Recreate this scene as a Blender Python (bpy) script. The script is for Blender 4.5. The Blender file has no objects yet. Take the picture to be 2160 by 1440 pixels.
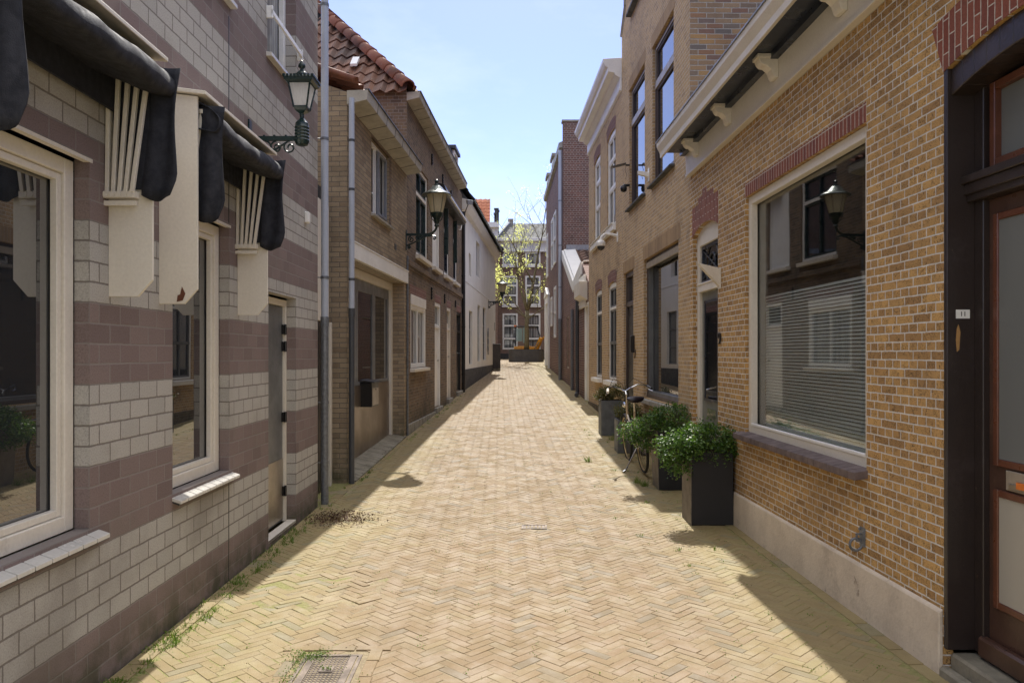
import bpy, bmesh, math, random
from mathutils import Vector, Matrix
R = math.radians
PI = math.pi
random.seed(7)
sc = bpy.context.scene
COL = sc.collection

# ------------------------------------------------------------------ camera
F, CX, HY, EYE = 1600.0, 1055.0, 746.0, 1.65          # photo focal length (px), vanishing column, horizon row, eye height
cd = bpy.data.cameras.new('camera'); cam = bpy.data.objects.new('camera', cd); COL.objects.link(cam)
cam.location = (0, 0, EYE); cam.rotation_euler = (R(90), 0, 0)
cd.sensor_width = 36; cd.lens = 36 * F / 2160
cd.shift_x = (1080 - CX) / 2160; cd.shift_y = (HY - 720) / 2160
cd.clip_start = .05; cd.clip_end = 2000
sc.camera = cam

# ------------------------------------------------------------------ light
SUN_EL, SUN_AZ = R(50), R(2.0)
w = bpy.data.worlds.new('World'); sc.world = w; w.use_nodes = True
nt = w.node_tree; nt.nodes.clear()
sky = nt.nodes.new('ShaderNodeTexSky'); sky.sky_type = 'NISHITA'; sky.sun_disc = False
sky.sun_elevation = SUN_EL; sky.sun_rotation = SUN_AZ; sky.air_density = 0.9; sky.dust_density = 0.35; sky.ozone_density = 5.0
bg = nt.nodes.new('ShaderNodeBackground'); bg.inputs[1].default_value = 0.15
wo = nt.nodes.new('ShaderNodeOutputWorld')
tint = nt.nodes.new('ShaderNodeMix'); tint.data_type = 'RGBA'; tint.blend_type = 'MULTIPLY'; tint.inputs[0].default_value = 1; tint.inputs[7].default_value = (1.0, .86, 1.0, 1)
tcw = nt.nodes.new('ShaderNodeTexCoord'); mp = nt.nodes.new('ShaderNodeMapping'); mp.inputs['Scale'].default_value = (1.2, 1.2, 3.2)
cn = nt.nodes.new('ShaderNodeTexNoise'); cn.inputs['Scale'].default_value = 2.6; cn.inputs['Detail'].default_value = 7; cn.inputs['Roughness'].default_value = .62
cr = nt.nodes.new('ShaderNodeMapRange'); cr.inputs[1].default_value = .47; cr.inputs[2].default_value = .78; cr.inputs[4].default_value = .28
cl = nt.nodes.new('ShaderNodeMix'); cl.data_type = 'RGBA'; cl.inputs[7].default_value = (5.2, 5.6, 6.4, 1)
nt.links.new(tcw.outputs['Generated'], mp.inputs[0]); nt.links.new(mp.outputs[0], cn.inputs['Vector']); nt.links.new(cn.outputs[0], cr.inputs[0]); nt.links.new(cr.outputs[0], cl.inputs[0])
nt.links.new(sky.outputs[0], tint.inputs[6]); nt.links.new(tint.outputs[2], cl.inputs[6]); # bright clouds added high overhead, out of view, to fill the shaded walls
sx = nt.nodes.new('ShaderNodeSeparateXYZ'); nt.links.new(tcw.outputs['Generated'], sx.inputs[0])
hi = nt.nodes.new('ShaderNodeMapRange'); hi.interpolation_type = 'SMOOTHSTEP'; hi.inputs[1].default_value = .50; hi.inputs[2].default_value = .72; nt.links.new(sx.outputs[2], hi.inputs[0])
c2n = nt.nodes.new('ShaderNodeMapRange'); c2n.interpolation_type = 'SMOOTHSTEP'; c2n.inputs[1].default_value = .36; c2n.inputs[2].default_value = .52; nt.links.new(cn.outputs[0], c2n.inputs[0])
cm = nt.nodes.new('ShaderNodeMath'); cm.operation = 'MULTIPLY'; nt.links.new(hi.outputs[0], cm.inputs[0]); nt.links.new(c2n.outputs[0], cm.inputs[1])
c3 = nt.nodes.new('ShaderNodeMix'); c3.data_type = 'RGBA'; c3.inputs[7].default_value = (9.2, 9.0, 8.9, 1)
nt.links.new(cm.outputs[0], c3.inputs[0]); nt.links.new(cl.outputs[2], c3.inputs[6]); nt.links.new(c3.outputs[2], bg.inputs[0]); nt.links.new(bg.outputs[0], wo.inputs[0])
sl = bpy.data.lights.new('sun', 'SUN'); sun = bpy.data.objects.new('sun', sl); COL.objects.link(sun)
sl.energy = 3.8; sl.angle = R(.5); sl.color = (1, .95, .86)
S = Vector((math.sin(SUN_AZ) * math.cos(SUN_EL), math.cos(SUN_AZ) * math.cos(SUN_EL), math.sin(SUN_EL)))
sun.rotation_euler = S.to_track_quat('Z', 'Y').to_euler(); sun.location = (0, 0, 30)
sc.view_settings.view_transform = 'Standard'; sc.view_settings.look = 'None'
sc.view_settings.exposure = 0.62; sc.view_settings.gamma = 1
sc.render.engine = 'CYCLES'

# ------------------------------------------------------------------ naming helpers
def tag(o, label=None, cat=None, group=None, kind=None):
    if label: o['label'] = label
    if cat: o['category'] = cat
    if group: o['group'] = group
    if kind: o['kind'] = kind
    return o
def thing(name, label, cat, loc=(0, 0, 0), rz=0, group=None):
    o = bpy.data.objects.new(name, None); COL.objects.link(o)
    o.empty_display_size = .2; o.location = loc; o.rotation_euler = (0, 0, rz)
    return tag(o, label, cat, group)
def copy_tree(o, parent=None):
    c = o.copy(); COL.objects.link(c); c.parent = parent
    for ch in list(o.children): copy_tree(ch, c)
    return c

# ------------------------------------------------------------------ materials
class N:
    def __init__(s, name):
        s.m = bpy.data.materials.new(name); s.m.use_nodes = True
        s.t = s.m.node_tree; s.t.nodes.clear()
        s.out = s.n('ShaderNodeOutputMaterial'); s.b = s.n('ShaderNodeBsdfPrincipled')
        s.l(s.b.outputs[0], s.out.inputs[0])
    def n(s, k, **kw):
        x = s.t.nodes.new(k)
        for a, v in kw.items(): setattr(x, a, v)
        return x
    def l(s, a, b): s.t.links.new(a, b)
    def put(s, sock, v):
        if hasattr(v, 'links') or hasattr(v, 'is_output'): s.l(v, sock)
        else: sock.default_value = v
    def math(s, op, a, b=0.0, c=None, clamp=False):
        x = s.n('ShaderNodeMath', operation=op); x.use_clamp = clamp
        s.put(x.inputs[0], a); s.put(x.inputs[1], b)
        if c is not None: s.put(x.inputs[2], c)
        return x.outputs[0]
    def mixf(s, f, a, b):
        x = s.n('ShaderNodeMix', data_type='FLOAT'); s.put(x.inputs[0], f); s.put(x.inputs[2], a); s.put(x.inputs[3], b); return x.outputs[0]
    def mixc(s, f, a, b, mode='MIX'):
        x = s.n('ShaderNodeMix', data_type='RGBA', blend_type=mode); s.put(x.inputs[0], f)
        s.put(x.inputs[6], c4(a)); s.put(x.inputs[7], c4(b)); return x.outputs[2]
    def noise(s, vec, scale, detail=4, rough=.6, dist=0, out=0):
        x = s.n('ShaderNodeTexNoise'); s.l(vec, x.inputs['Vector']); x.inputs['Scale'].default_value = scale
        x.inputs['Detail'].default_value = detail; x.inputs['Roughness'].default_value = rough; x.inputs['Distortion'].default_value = dist
        return x.outputs[out]
    def ramp(s, f, stops, interp='LINEAR'):
        x = s.n('ShaderNodeValToRGB'); x.color_ramp.interpolation = interp
        e = x.color_ramp.elements
        while len(e) < len(stops): e.new(.5)
        for i, (p, c) in enumerate(stops):
            e[i].position = p; e[i].color = c4(c)
        s.l(f, x.inputs[0]); return x.outputs[0]
    def maprange(s, v, a, b, c=0.0, d=1.0, smooth=True):
        x = s.n('ShaderNodeMapRange'); x.interpolation_type = 'SMOOTHSTEP' if smooth else 'LINEAR'
        s.put(x.inputs[0], v); s.put(x.inputs[1], a); s.put(x.inputs[2], b); s.put(x.inputs[3], c); s.put(x.inputs[4], d); return x.outputs[0]
    def comb(s, x, y, z=0.0):
        c = s.n('ShaderNodeCombineXYZ'); s.put(c.inputs[0], x); s.put(c.inputs[1], y); s.put(c.inputs[2], z); return c.outputs[0]
    def sep(s, v):
        c = s.n('ShaderNodeSeparateXYZ'); s.l(v, c.inputs[0]); return c.outputs
    def bump(s, h, strength=.5, dist=.01):
        b = s.n('ShaderNodeBump'); b.inputs['Strength'].default_value = strength; b.inputs['Distance'].default_value = dist
        s.l(h, b.inputs['Height']); s.l(b.outputs[0], s.b.inputs['Normal'])
def c4(c):
    if isinstance(c, (tuple, list)): return tuple(c) + (1,) if len(c) == 3 else tuple(c)
    return c

def pmat(name, col, rough=.6, metal=0, var=.12, scale=6, bump=0, col2=None, spec=.5, fine=60, coat=0, spots=()):
    q = N(name); tc = q.n('ShaderNodeTexCoord').outputs['Object']
    n1 = q.noise(tc, scale, 5); c2 = col2 or tuple(c * (1 - var * 2.2) for c in col)
    base = q.mixc(q.maprange(n1, .35, .7), col, c2)
    n2 = q.noise(tc, fine, 2)
    base = q.mixc(.25, base, q.ramp(n2, [(.3, tuple(c * .8 for c in col)), (.7, tuple(min(1, c * 1.15) for c in col))]))
    for (sc_, lo, hi, cc, am) in spots:
        base = q.mixc(q.math('MULTIPLY', q.maprange(q.noise(tc, sc_, 6, .72), lo, hi), am), base, cc)
    q.l(base, q.b.inputs['Base Color'])
    q.l(q.maprange(n1, 0.3, .7, rough * .85, min(1, rough * 1.15)), q.b.inputs['Roughness'])
    q.b.inputs['Metallic'].default_value = metal; q.b.inputs['Specular IOR Level'].default_value = spec
    q.b.inputs['Coat Weight'].default_value = coat
    if bump: q.bump(q.math('ADD', n2, n1), bump, .004)
    return q.m

def brick_mat(name, L, H, J, cols, mortar, pattern='run', band=None, bump=.6, stain=(.09, .075, .06), stain_amt=.35, crease=0, moss=0, jdist=.0012, bandrow=0, rough=.85, upside=0):
    """bricks laid in courses: L brick pitch, H course height, J joint; pattern run (half bond) or cross (header / stretcher courses)"""
    q = N(name); t = q.n('ShaderNodeTexCoord'); P = t.outputs['Object']
    px, py, pz = q.sep(P); nx, ny, nz = q.sep(t.outputs['Normal'])
    sel = q.math('GREATER_THAN', q.math('ABSOLUTE', nx), .6)
    wob = q.sep(q.noise(P, 9, 2, out=1))
    u = q.mixf(sel, px, py)
    u = q.math('ADD', u, q.math('MULTIPLY', q.math('SUBTRACT', wob[0], .5), jdist * 6))
    v = q.math('ADD', pz, q.math('MULTIPLY', q.math('SUBTRACT', wob[1], .5), jdist * 6))
    if upside: u, v = v, u
    rv = q.math('DIVIDE', v, H); row = q.math('FLOOR', rv); fv = q.math('SUBTRACT', rv, row)
    par = q.math('FLOORED_MODULO', row, 2)
    if pattern == 'run':
        ln = L; sh = q.math('MULTIPLY', par, .5)
    elif pattern == 'stack':
        ln = L; sh = 0.0
    else:
        ln = q.math('DIVIDE', L, q.math('ADD', par, 1.0))
        alt = q.math('FLOOR', q.math('DIVIDE', q.math('FLOORED_MODULO', row, 4), 2))
        sh = q.mixf(par, q.math('MULTIPLY', alt, .5), .5)
    cu = q.math('ADD', q.math('DIVIDE', u, ln), sh); iu = q.math('FLOOR', cu); fu = q.math('SUBTRACT', cu, iu)
    du = q.math('MULTIPLY', q.math('MINIMUM', fu, q.math('SUBTRACT', 1, fu)), ln)
    dv = q.math('MULTIPLY', q.math('MINIMUM', fv, q.math('SUBTRACT', 1, fv)), H)
    d = q.math('MINIMUM', du, dv)
    d = q.math('ADD', d, q.math('MULTIPLY', q.math('SUBTRACT', q.noise(P, 45, 3), .5), J * .7))
    mask = q.maprange(d, J * .32, J * .62)
    wn = q.n('ShaderNodeTexWhiteNoise', noise_dimensions='3D'); q.l(q.comb(iu, row, q.math('MULTIPLY', sel, 7.0)), wn.inputs['Vector'])
    rnd = wn.outputs[0]
    k = len(cols); bc = q.ramp(rnd, [(i / max(1, k - 1), c) for i, c in enumerate(cols)])
    if band:
        rr = q.math('FLOORED_MODULO', q.math('ADD', row, float(bandrow)), 8)
        isd = q.math('LESS_THAN', rr, 4)
        kk = len(band); dc = q.ramp(rnd, [(i / max(1, kk - 1), c) for i, c in enumerate(band)])
        bc = q.mixc(isd, bc, dc)
    f1 = q.noise(P, 130, 4, .7)
    bc = q.mixc(.55, bc, q.ramp(f1, [(.28, (.3, .3, .3)), (.5, (.95, .95, .95)), (.75, (1.3, 1.3, 1.3))]), 'MULTIPLY')
    h = q.math('ADD', q.math('MULTIPLY', mask, 1.0), q.math('MULTIPLY', f1, .35))
    if crease:
        off = q.n('ShaderNodeVectorMath', operation='ADD'); q.l(P, off.inputs[0]); q.l(q.comb(q.math('MULTIPLY', rnd, 13.0), q.math('MULTIPLY', rnd, 5.0), rnd), off.inputs[1])
        cn = q.noise(off.outputs[0], 26, 3, .55, 2.2)
        cr = q.maprange(q.math('ABSOLUTE', q.math('SUBTRACT', cn, .5)), 0, .034, 1, 0)
        cr = q.math('MULTIPLY', cr, q.maprange(q.noise(P, 14, 2), .36, .55))
        bc = q.mixc(q.math('MULTIPLY', cr, crease), bc, (.06, .035, .015)); h = q.math('SUBTRACT', h, q.math('MULTIPLY', cr, .8))
    if band: mortar_ = q.mixc(isd, mortar, (.24, .21, .20))
    mc = q.mixc(.5, mortar_ if band else mortar, q.ramp(q.noise(P, 30, 3), [(.3, tuple(c * .6 for c in mortar)), (.7, tuple(min(1, c * 1.2) for c in mortar))]), 'MIX' if not band else 'MIX') if not band else mortar_
    col = q.mixc(mask, mc, bc)
    big = q.noise(P, .9, 5, .65)
    col = q.mixc(q.math('MULTIPLY', q.maprange(big, .48, .72), stain_amt), col, stain)
    if moss:
        mm = q.math('MULTIPLY', q.maprange(pz, 0.02, moss, 1, 0), q.maprange(q.noise(P, 6, 4), .3, .65))
        col = q.mixc(q.math('MULTIPLY', mm, .75), col, (.05, .055, .022))
    q.l(col, q.b.inputs['Base Color']); q.b.inputs['Roughness'].default_value = rough; q.b.inputs['Specular IOR Level'].default_value = .3
    q.bump(h, bump, jdist * 3)
    return q.m

def glass_dark(name, col=(.012, .014, .017), ior=2.1, rough=.015, wav=.02, var=None):
    q = N(name); tc = q.n('ShaderNodeTexCoord').outputs['Object']
    if var:
        x, y, z = q.sep(tc)
        n = q.noise(q.comb(q.math('MULTIPLY', x, 24.0), 0.0, q.math('MULTIPLY', z, .25)), 1.0, 2)
        q.l(q.mixc(q.maprange(n, .35, .65), col, var), q.b.inputs['Base Color'])
    else: q.b.inputs['Base Color'].default_value = c4(col)
    q.b.inputs['Roughness'].default_value = rough; q.b.inputs['IOR'].default_value = ior
    q.bump(q.noise(tc, 1.3, 1), wav, .02)
    return q.m
def glass_clear(name, tint=(.8, .86, .84), ior=1.75):
    q = N(name); q.t.nodes.remove(q.b)
    tr = q.n('ShaderNodeBsdfTransparent'); tr.inputs[0].default_value = c4(tint)
    gl = q.n('ShaderNodeBsdfGlossy'); gl.inputs['Roughness'].default_value = .012
    lw = q.n('ShaderNodeLayerWeight'); lw.inputs[0].default_value = .5
    fr = q.math('MULTIPLY_ADD', q.math('POWER', lw.outputs['Facing'], 3.6), .85, .11)
    mx = q.n('ShaderNodeMixShader'); q.l(fr, mx.inputs[0]); q.l(tr.outputs[0], mx.inputs[1]); q.l(gl.outputs[0], mx.inputs[2]); q.l(mx.outputs[0], q.out.inputs[0])
    tc = q.n('ShaderNodeTexCoord').outputs['Object']
    b = q.n('ShaderNodeBump'); b.inputs['Strength'].default_value = .03; b.inputs['Distance'].default_value = .02
    q.l(q.noise(tc, 1.2, 1), b.inputs['Height']); q.l(b.outputs[0], gl.inputs['Normal'])
    return q.m
def milky(name, col=(.85, .78, .6), trans=.65):
    q = N(name); tl = q.n('ShaderNodeBsdfTranslucent'); tc = q.n('ShaderNodeTexCoord').outputs['Object']
    x, y, z = q.sep(tc)
    n = q.noise(q.comb(q.math('MULTIPLY', x, 60.0), q.math('MULTIPLY', y, 60.0), q.math('MULTIPLY', z, 3.0)), 1, 3)
    c = q.mixc(n, col, tuple(k * .75 for k in col)); q.l(c, tl.inputs[0]); q.l(c, q.b.inputs['Base Color'])
    q.b.inputs['Roughness'].default_value = .2
    mx = q.n('ShaderNodeMixShader'); mx.inputs[0].default_value = trans
    q.l(q.b.outputs[0], mx.inputs[1]); q.l(tl.outputs[0], mx.inputs[2]); q.l(mx.outputs[0], q.out.inputs[0])
    return q.m
def leafmat(name, cols, trans=.35, rough=.45):
    q = N(name); g = q.n('ShaderNodeNewGeometry').outputs['Random Per Island']
    c = q.ramp(g, [(i / (len(cols) - 1), k) for i, k in enumerate(cols)])
    q.l(c, q.b.inputs['Base Color']); q.b.inputs['Roughness'].default_value = rough
    tl = q.n('ShaderNodeBsdfTranslucent'); q.l(q.mixc(1.0, c, (1.3, 1.45, .8), 'MULTIPLY'), tl.inputs[0])
    mx = q.n('ShaderNodeMixShader'); mx.inputs[0].default_value = trans
    q.l(q.b.outputs[0], mx.inputs[1]); q.l(tl.outputs[0], mx.inputs[2]); q.l(mx.outputs[0], q.out.inputs[0])
    return q.m
def tilemat(name, cols, lichen=(.32, .31, .26), amt=.5):
    q = N(name); tc = q.n('ShaderNodeTexCoord').outputs['Object']
    g = q.n('ShaderNodeNewGeometry').outputs['Random Per Island']
    n = q.noise(tc, 2.2, 5, .7)
    c = q.ramp(q.math('ADD', q.math('MULTIPLY', g, .45), q.math('MULTIPLY', n, .6)), [(.2 + .6 * i / (len(cols) - 1), k) for i, k in enumerate(cols)])
    sp = q.maprange(q.noise(tc, 17, 4, .7), .6, .72); c = q.mixc(q.math('MULTIPLY', sp, amt), c, lichen)
    dk = q.maprange(q.noise(tc, 1.1, 4), .5, .66); c = q.mixc(q.math('MULTIPLY', dk, .7), c, (.035, .03, .03))
    q.l(c, q.b.inputs['Base Color']); q.b.inputs['Roughness'].default_value = .7
    q.bump(q.noise(tc, 70, 3), .4, .003); return q.m

M = {}
M['b_stripe'] = brick_mat('striped_concrete_brick', .206, .1, .010, [(.40, .385, .36), (.46, .44, .41), (.43, .41, .38)], (.19, .17, .155), 'run',
                          band=[(.18, .135, .130), (.24, .185, .175), (.205, .155, .148), (.22, .165, .158)], bump=.5, stain=(.15, .13, .105), stain_amt=.45, moss=.35, bandrow=1)
M['b_yellow'] = brick_mat('yellow_brick', .172, .0505, .0085, [(.47, .28, .11), (.62, .38, .145), (.54, .325, .125), (.38, .225, .095), (.58, .36, .14)], (.74, .71, .66), 'cross', bump=.8, stain=(.24, .15, .08), stain_amt=.4, crease=1.0)
M['b_yellow2'] = brick_mat('weathered_yellow_brick', .172, .0505, .0085, [(.46, .31, .165), (.56, .385, .205), (.51, .35, .185), (.38, .265, .16)], (.60, .53, .44), 'cross', bump=.7, stain=(.17, .13, .1), stain_amt=.45, crease=.5)
M['b_side'] = brick_mat('mixed_brown_brick', .20, .062, .011, [(.20, .15, .115), (.36, .24, .14), (.44, .28, .12), (.25, .14, .10), (.17, .15, .14), (.40, .27, .15)], (.40, .38, .35), 'run', bump=.8, stain_amt=.3)
M['b_garage'] = brick_mat('grey_yellow_brick', .20, .062, .011, [(.30, .235, .16), (.38, .30, .205), (.34, .265, .18), (.25, .19, .13)], (.19, .165, .135), 'run', bump=.7, stain=(.09, .075, .055), stain_amt=.45, moss=.8)
M['b_dark'] = brick_mat('dark_brown_brick', .19, .056, .010, [(.16, .115, .08), (.24, .165, .105), (.12, .09, .068), (.20, .135, .09)], (.25, .22, .19), 'cross', bump=.8, stain=(.05, .045, .04), stain_amt=.6, moss=.6)
M['b_red'] = brick_mat('dark_red_brick', .20, .062, .013, [(.15, .075, .06), (.20, .095, .072), (.12, .065, .055), (.175, .09, .072)], (.34, .29, .26), 'cross', bump=.6, stain=(.07, .045, .04), stain_amt=.4)
M['b_far'] = brick_mat('far_house_brick', .20, .062, .012, [(.20, .12, .095), (.26, .155, .12), (.17, .11, .09)], (.30, .26, .23), 'run', bump=.3, stain_amt=.4)
M['b_arch'] = brick_mat('red_arch_brick', .172, .0505, .007, [(.22, .065, .045), (.27, .09, .06), (.17, .055, .045)], (.58, .52, .46), 'run', bump=.6, stain_amt=.2, upside=1)
M['b_archd'] = brick_mat('purple_arch_brick', .172, .0505, .007, [(.17, .065, .055), (.20, .085, .07), (.14, .055, .05)], (.55, .5, .45), 'run', bump=.6, stain_amt=.2, upside=1)
M['cream'] = pmat('cream_paint', (.72, .675, .60), .45, var=.06, scale=3, bump=.1, col2=(.66, .61, .53), spots=((4, .60, .75, (.38, .32, .25), .45), (40, .70, .76, (.25, .20, .15), .6)))
M['white'] = pmat('white_paint', (.83, .82, .79), .42, var=.05, scale=3, bump=.08)
M['pure'] = pmat('bright_white_paint', (.85, .85, .83), .4, var=.04, scale=3)
M['dark_grey'] = pmat('dark_grey_paint', (.045, .048, .055), .4, var=.1)
M['mid_grey'] = pmat('grey_paint', (.13, .135, .14), .4, var=.1)
M['black'] = pmat('black_paint', (.012, .012, .014), .35, var=.1)
M['bronze'] = pmat('dark_bronze_paint', (.07, .05, .045), .35, var=.08)
M['taupe'] = pmat('taupe_paint', (.33, .28, .22), .4, var=.08)
M['navy'] = pmat('navy_paint', (.012, .02, .04), .3, var=.1)
M['teal'] = pmat('dark_green_paint', (.010, .028, .028), .3, var=.1)
M['sage'] = pmat('grey_green_paint', (.16, .17, .155), .35, var=.05)
M['maroon'] = pmat('maroon_black_paint', (.032, .023, .021), .35, var=.1, bump=.3, spots=((26, .69, .72, (.30, .20, .12), .8), (3, .5, .7, (.06, .045, .045), .6)))
M['mahog'] = pmat('reddish_brown_paint', (.14, .05, .028), .3, var=.15, bump=.15)
M['browndoor'] = pmat('brown_door_paint', (.085, .045, .033), .32, var=.2, bump=.2, spots=((5, .55, .7, (.15, .09, .06), .6),))
M['stone'] = pmat('stone', (.34, .32, .28), .8, var=.2, bump=.5)
M['plinth'] = pmat('rendered_plinth', (.68, .59, .48), .85, var=.14, scale=4, bump=.8, col2=(.54, .46, .37), fine=40, spots=((7, .60, .68, (.25, .19, .14), .75), (2.2, .52, .66, (.40, .33, .26), .6), (22, .66, .72, (.16, .13, .10), .8)))
M['slab'] = pmat('concrete_slab', (.27, .245, .19), .9, var=.2, bump=.6)
M['render'] = pmat('white_render', (.78, .76, .72), .8, var=.05, scale=1.5, bump=.2)
M['render_dk'] = pmat('dark_render', (.055, .055, .06), .8, var=.1, bump=.3)
M['zinc'] = pmat('zinc', (.30, .32, .36), .4, metal=.5, var=.12, scale=12)
M['pvc'] = pmat('grey_pvc_pipe', (.42, .46, .54), .35, var=.04, scale=4)
M['galv'] = pmat('galvanised_pipe', (.20, .215, .24), .45, metal=.4, var=.2, scale=30)
M['pipe_dk'] = pmat('dark_grey_pipe', (.06, .065, .075), .4, var=.1)
M['gutter'] = pmat('gutter_board', (.42, .395, .34), .55, var=.12, bump=.2)
M['fabric'] = pmat('black_awning_fabric', (.014, .016, .026), .8, var=.15, scale=20, bump=.5, fine=220)
M['steel'] = pmat('brushed_steel', (.42, .37, .31), .32, metal=.8, var=.08)
M['chrome'] = pmat('chrome', (.6, .6, .6), .15, metal=1, var=.05)
M['planter'] = pmat('dark_planter_stone', (.016, .016, .018), .75, var=.3, scale=9, bump=.3, col2=(.032, .032, .035))
M['planter_g'] = pmat('grey_zinc_planter', (.13, .14, .15), .55, var=.2, bump=.2)
M['side_pale'] = pmat('pale_side_strip', (.20, .175, .15), .7, var=.2, bump=.3)  # paler brown than the planter box, used on its street side
M['rubber'] = pmat('rubber', (.018, .018, .02), .7)
M['leather'] = pmat('saddle_leather', (.02, .014, .022), .35, bump=.1)
M['bike'] = pmat('silver_bike_paint', (.46, .40, .33), .25, metal=.5, var=.08)
M['soil'] = pmat('soil', (.04, .03, .02), .95, bump=.8)
M['iron'] = pmat('cast_iron', (.19, .15, .12), .6, metal=.4, var=.3, bump=.4)
M['yellow'] = pmat('machine_yellow', (.62, .27, .02), .4)
M['orange'] = pmat('orange_plastic', (.75, .2, .03), .4)
M['curtain'] = pmat('net_curtain', (.55, .56, .56), .8, var=.1, scale=14)
M['slate'] = pmat('roof_slate', (.085, .09, .095), .7, var=.25, scale=8, bump=.5)
M['bark'] = pmat('bark', (.17, .145, .085), .9, var=.25, scale=16, bump=.8)
M['blind'] = pmat('blind_slat', (.62, .62, .60), .5, var=.05)
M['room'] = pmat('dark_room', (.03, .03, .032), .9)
M['glass'] = glass_dark('window_glass')
M['glass_c'] = glass_dark('window_glass_before_curtains', (.10, .105, .11), 1.7, .02, .03, var=(.36, .37, .37))
M['glass_m'] = glass_dark('mirror_like_window_glass', (.02, .023, .028), 3.2, .01, .02)
M['glass_t'] = glass_clear('clear_window_glass', tint=(.93, .96, .95), ior=2.3)
M['frost'] = glass_dark('frosted_glass', (.16, .17, .17), 1.5, .25, .1)
M['frost_l'] = glass_dark('pale_frosted_glass', (.40, .38, .33), 1.5, .3, .1)
M['milk'] = milky('lantern_glass')
M['milk_w'] = milky('white_lantern_glass', (.95, .95, .95), .75)
M['tile'] = tilemat('old_clay_tiles', [(.08, .05, .04), (.15, .075, .05), (.21, .10, .06), (.13, .075, .055)], amt=.7)
M['tile_r'] = tilemat('clay_ridge_tiles', [(.14, .06, .04), (.26, .10, .06), (.20, .08, .05)], amt=.5)
M['tile_o'] = tilemat('orange_clay_tiles', [(.42, .13, .06), (.52, .18, .08), (.46, .15, .07)], amt=.1)
M['tile_d'] = tilemat('dark_clay_tiles', [(.10, .065, .05), (.17, .10, .07), (.13, .08, .06)], amt=.2)
M['leaf'] = leafmat('shrub_leaf', [(.03, .07, .016), (.06, .13, .025), (.11, .21, .035), (.05, .10, .025), (.18, .29, .05)], .3, .5)
M['leaf2'] = leafmat('shrub_leaf_mixed', [(.05, .07, .02), (.10, .10, .03), (.16, .13, .03), (.04, .07, .02)], .3, .5)
M['leaf_y'] = leafmat('spring_leaf', [(.80, .78, .34), (.92, .90, .50), (.86, .82, .42), (.70, .70, .30)], .5, .6)
M['grass'] = leafmat('grass_blade', [(.07, .13, .02), (.14, .22, .03), (.10, .16, .02), (.20, .24, .05)], .35, .6)
M['litter'] = leafmat('dry_leaf', [(.06, .03, .015), (.13, .07, .03), (.09, .05, .03), (.25, .18, .12)], .1, .8)

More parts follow.
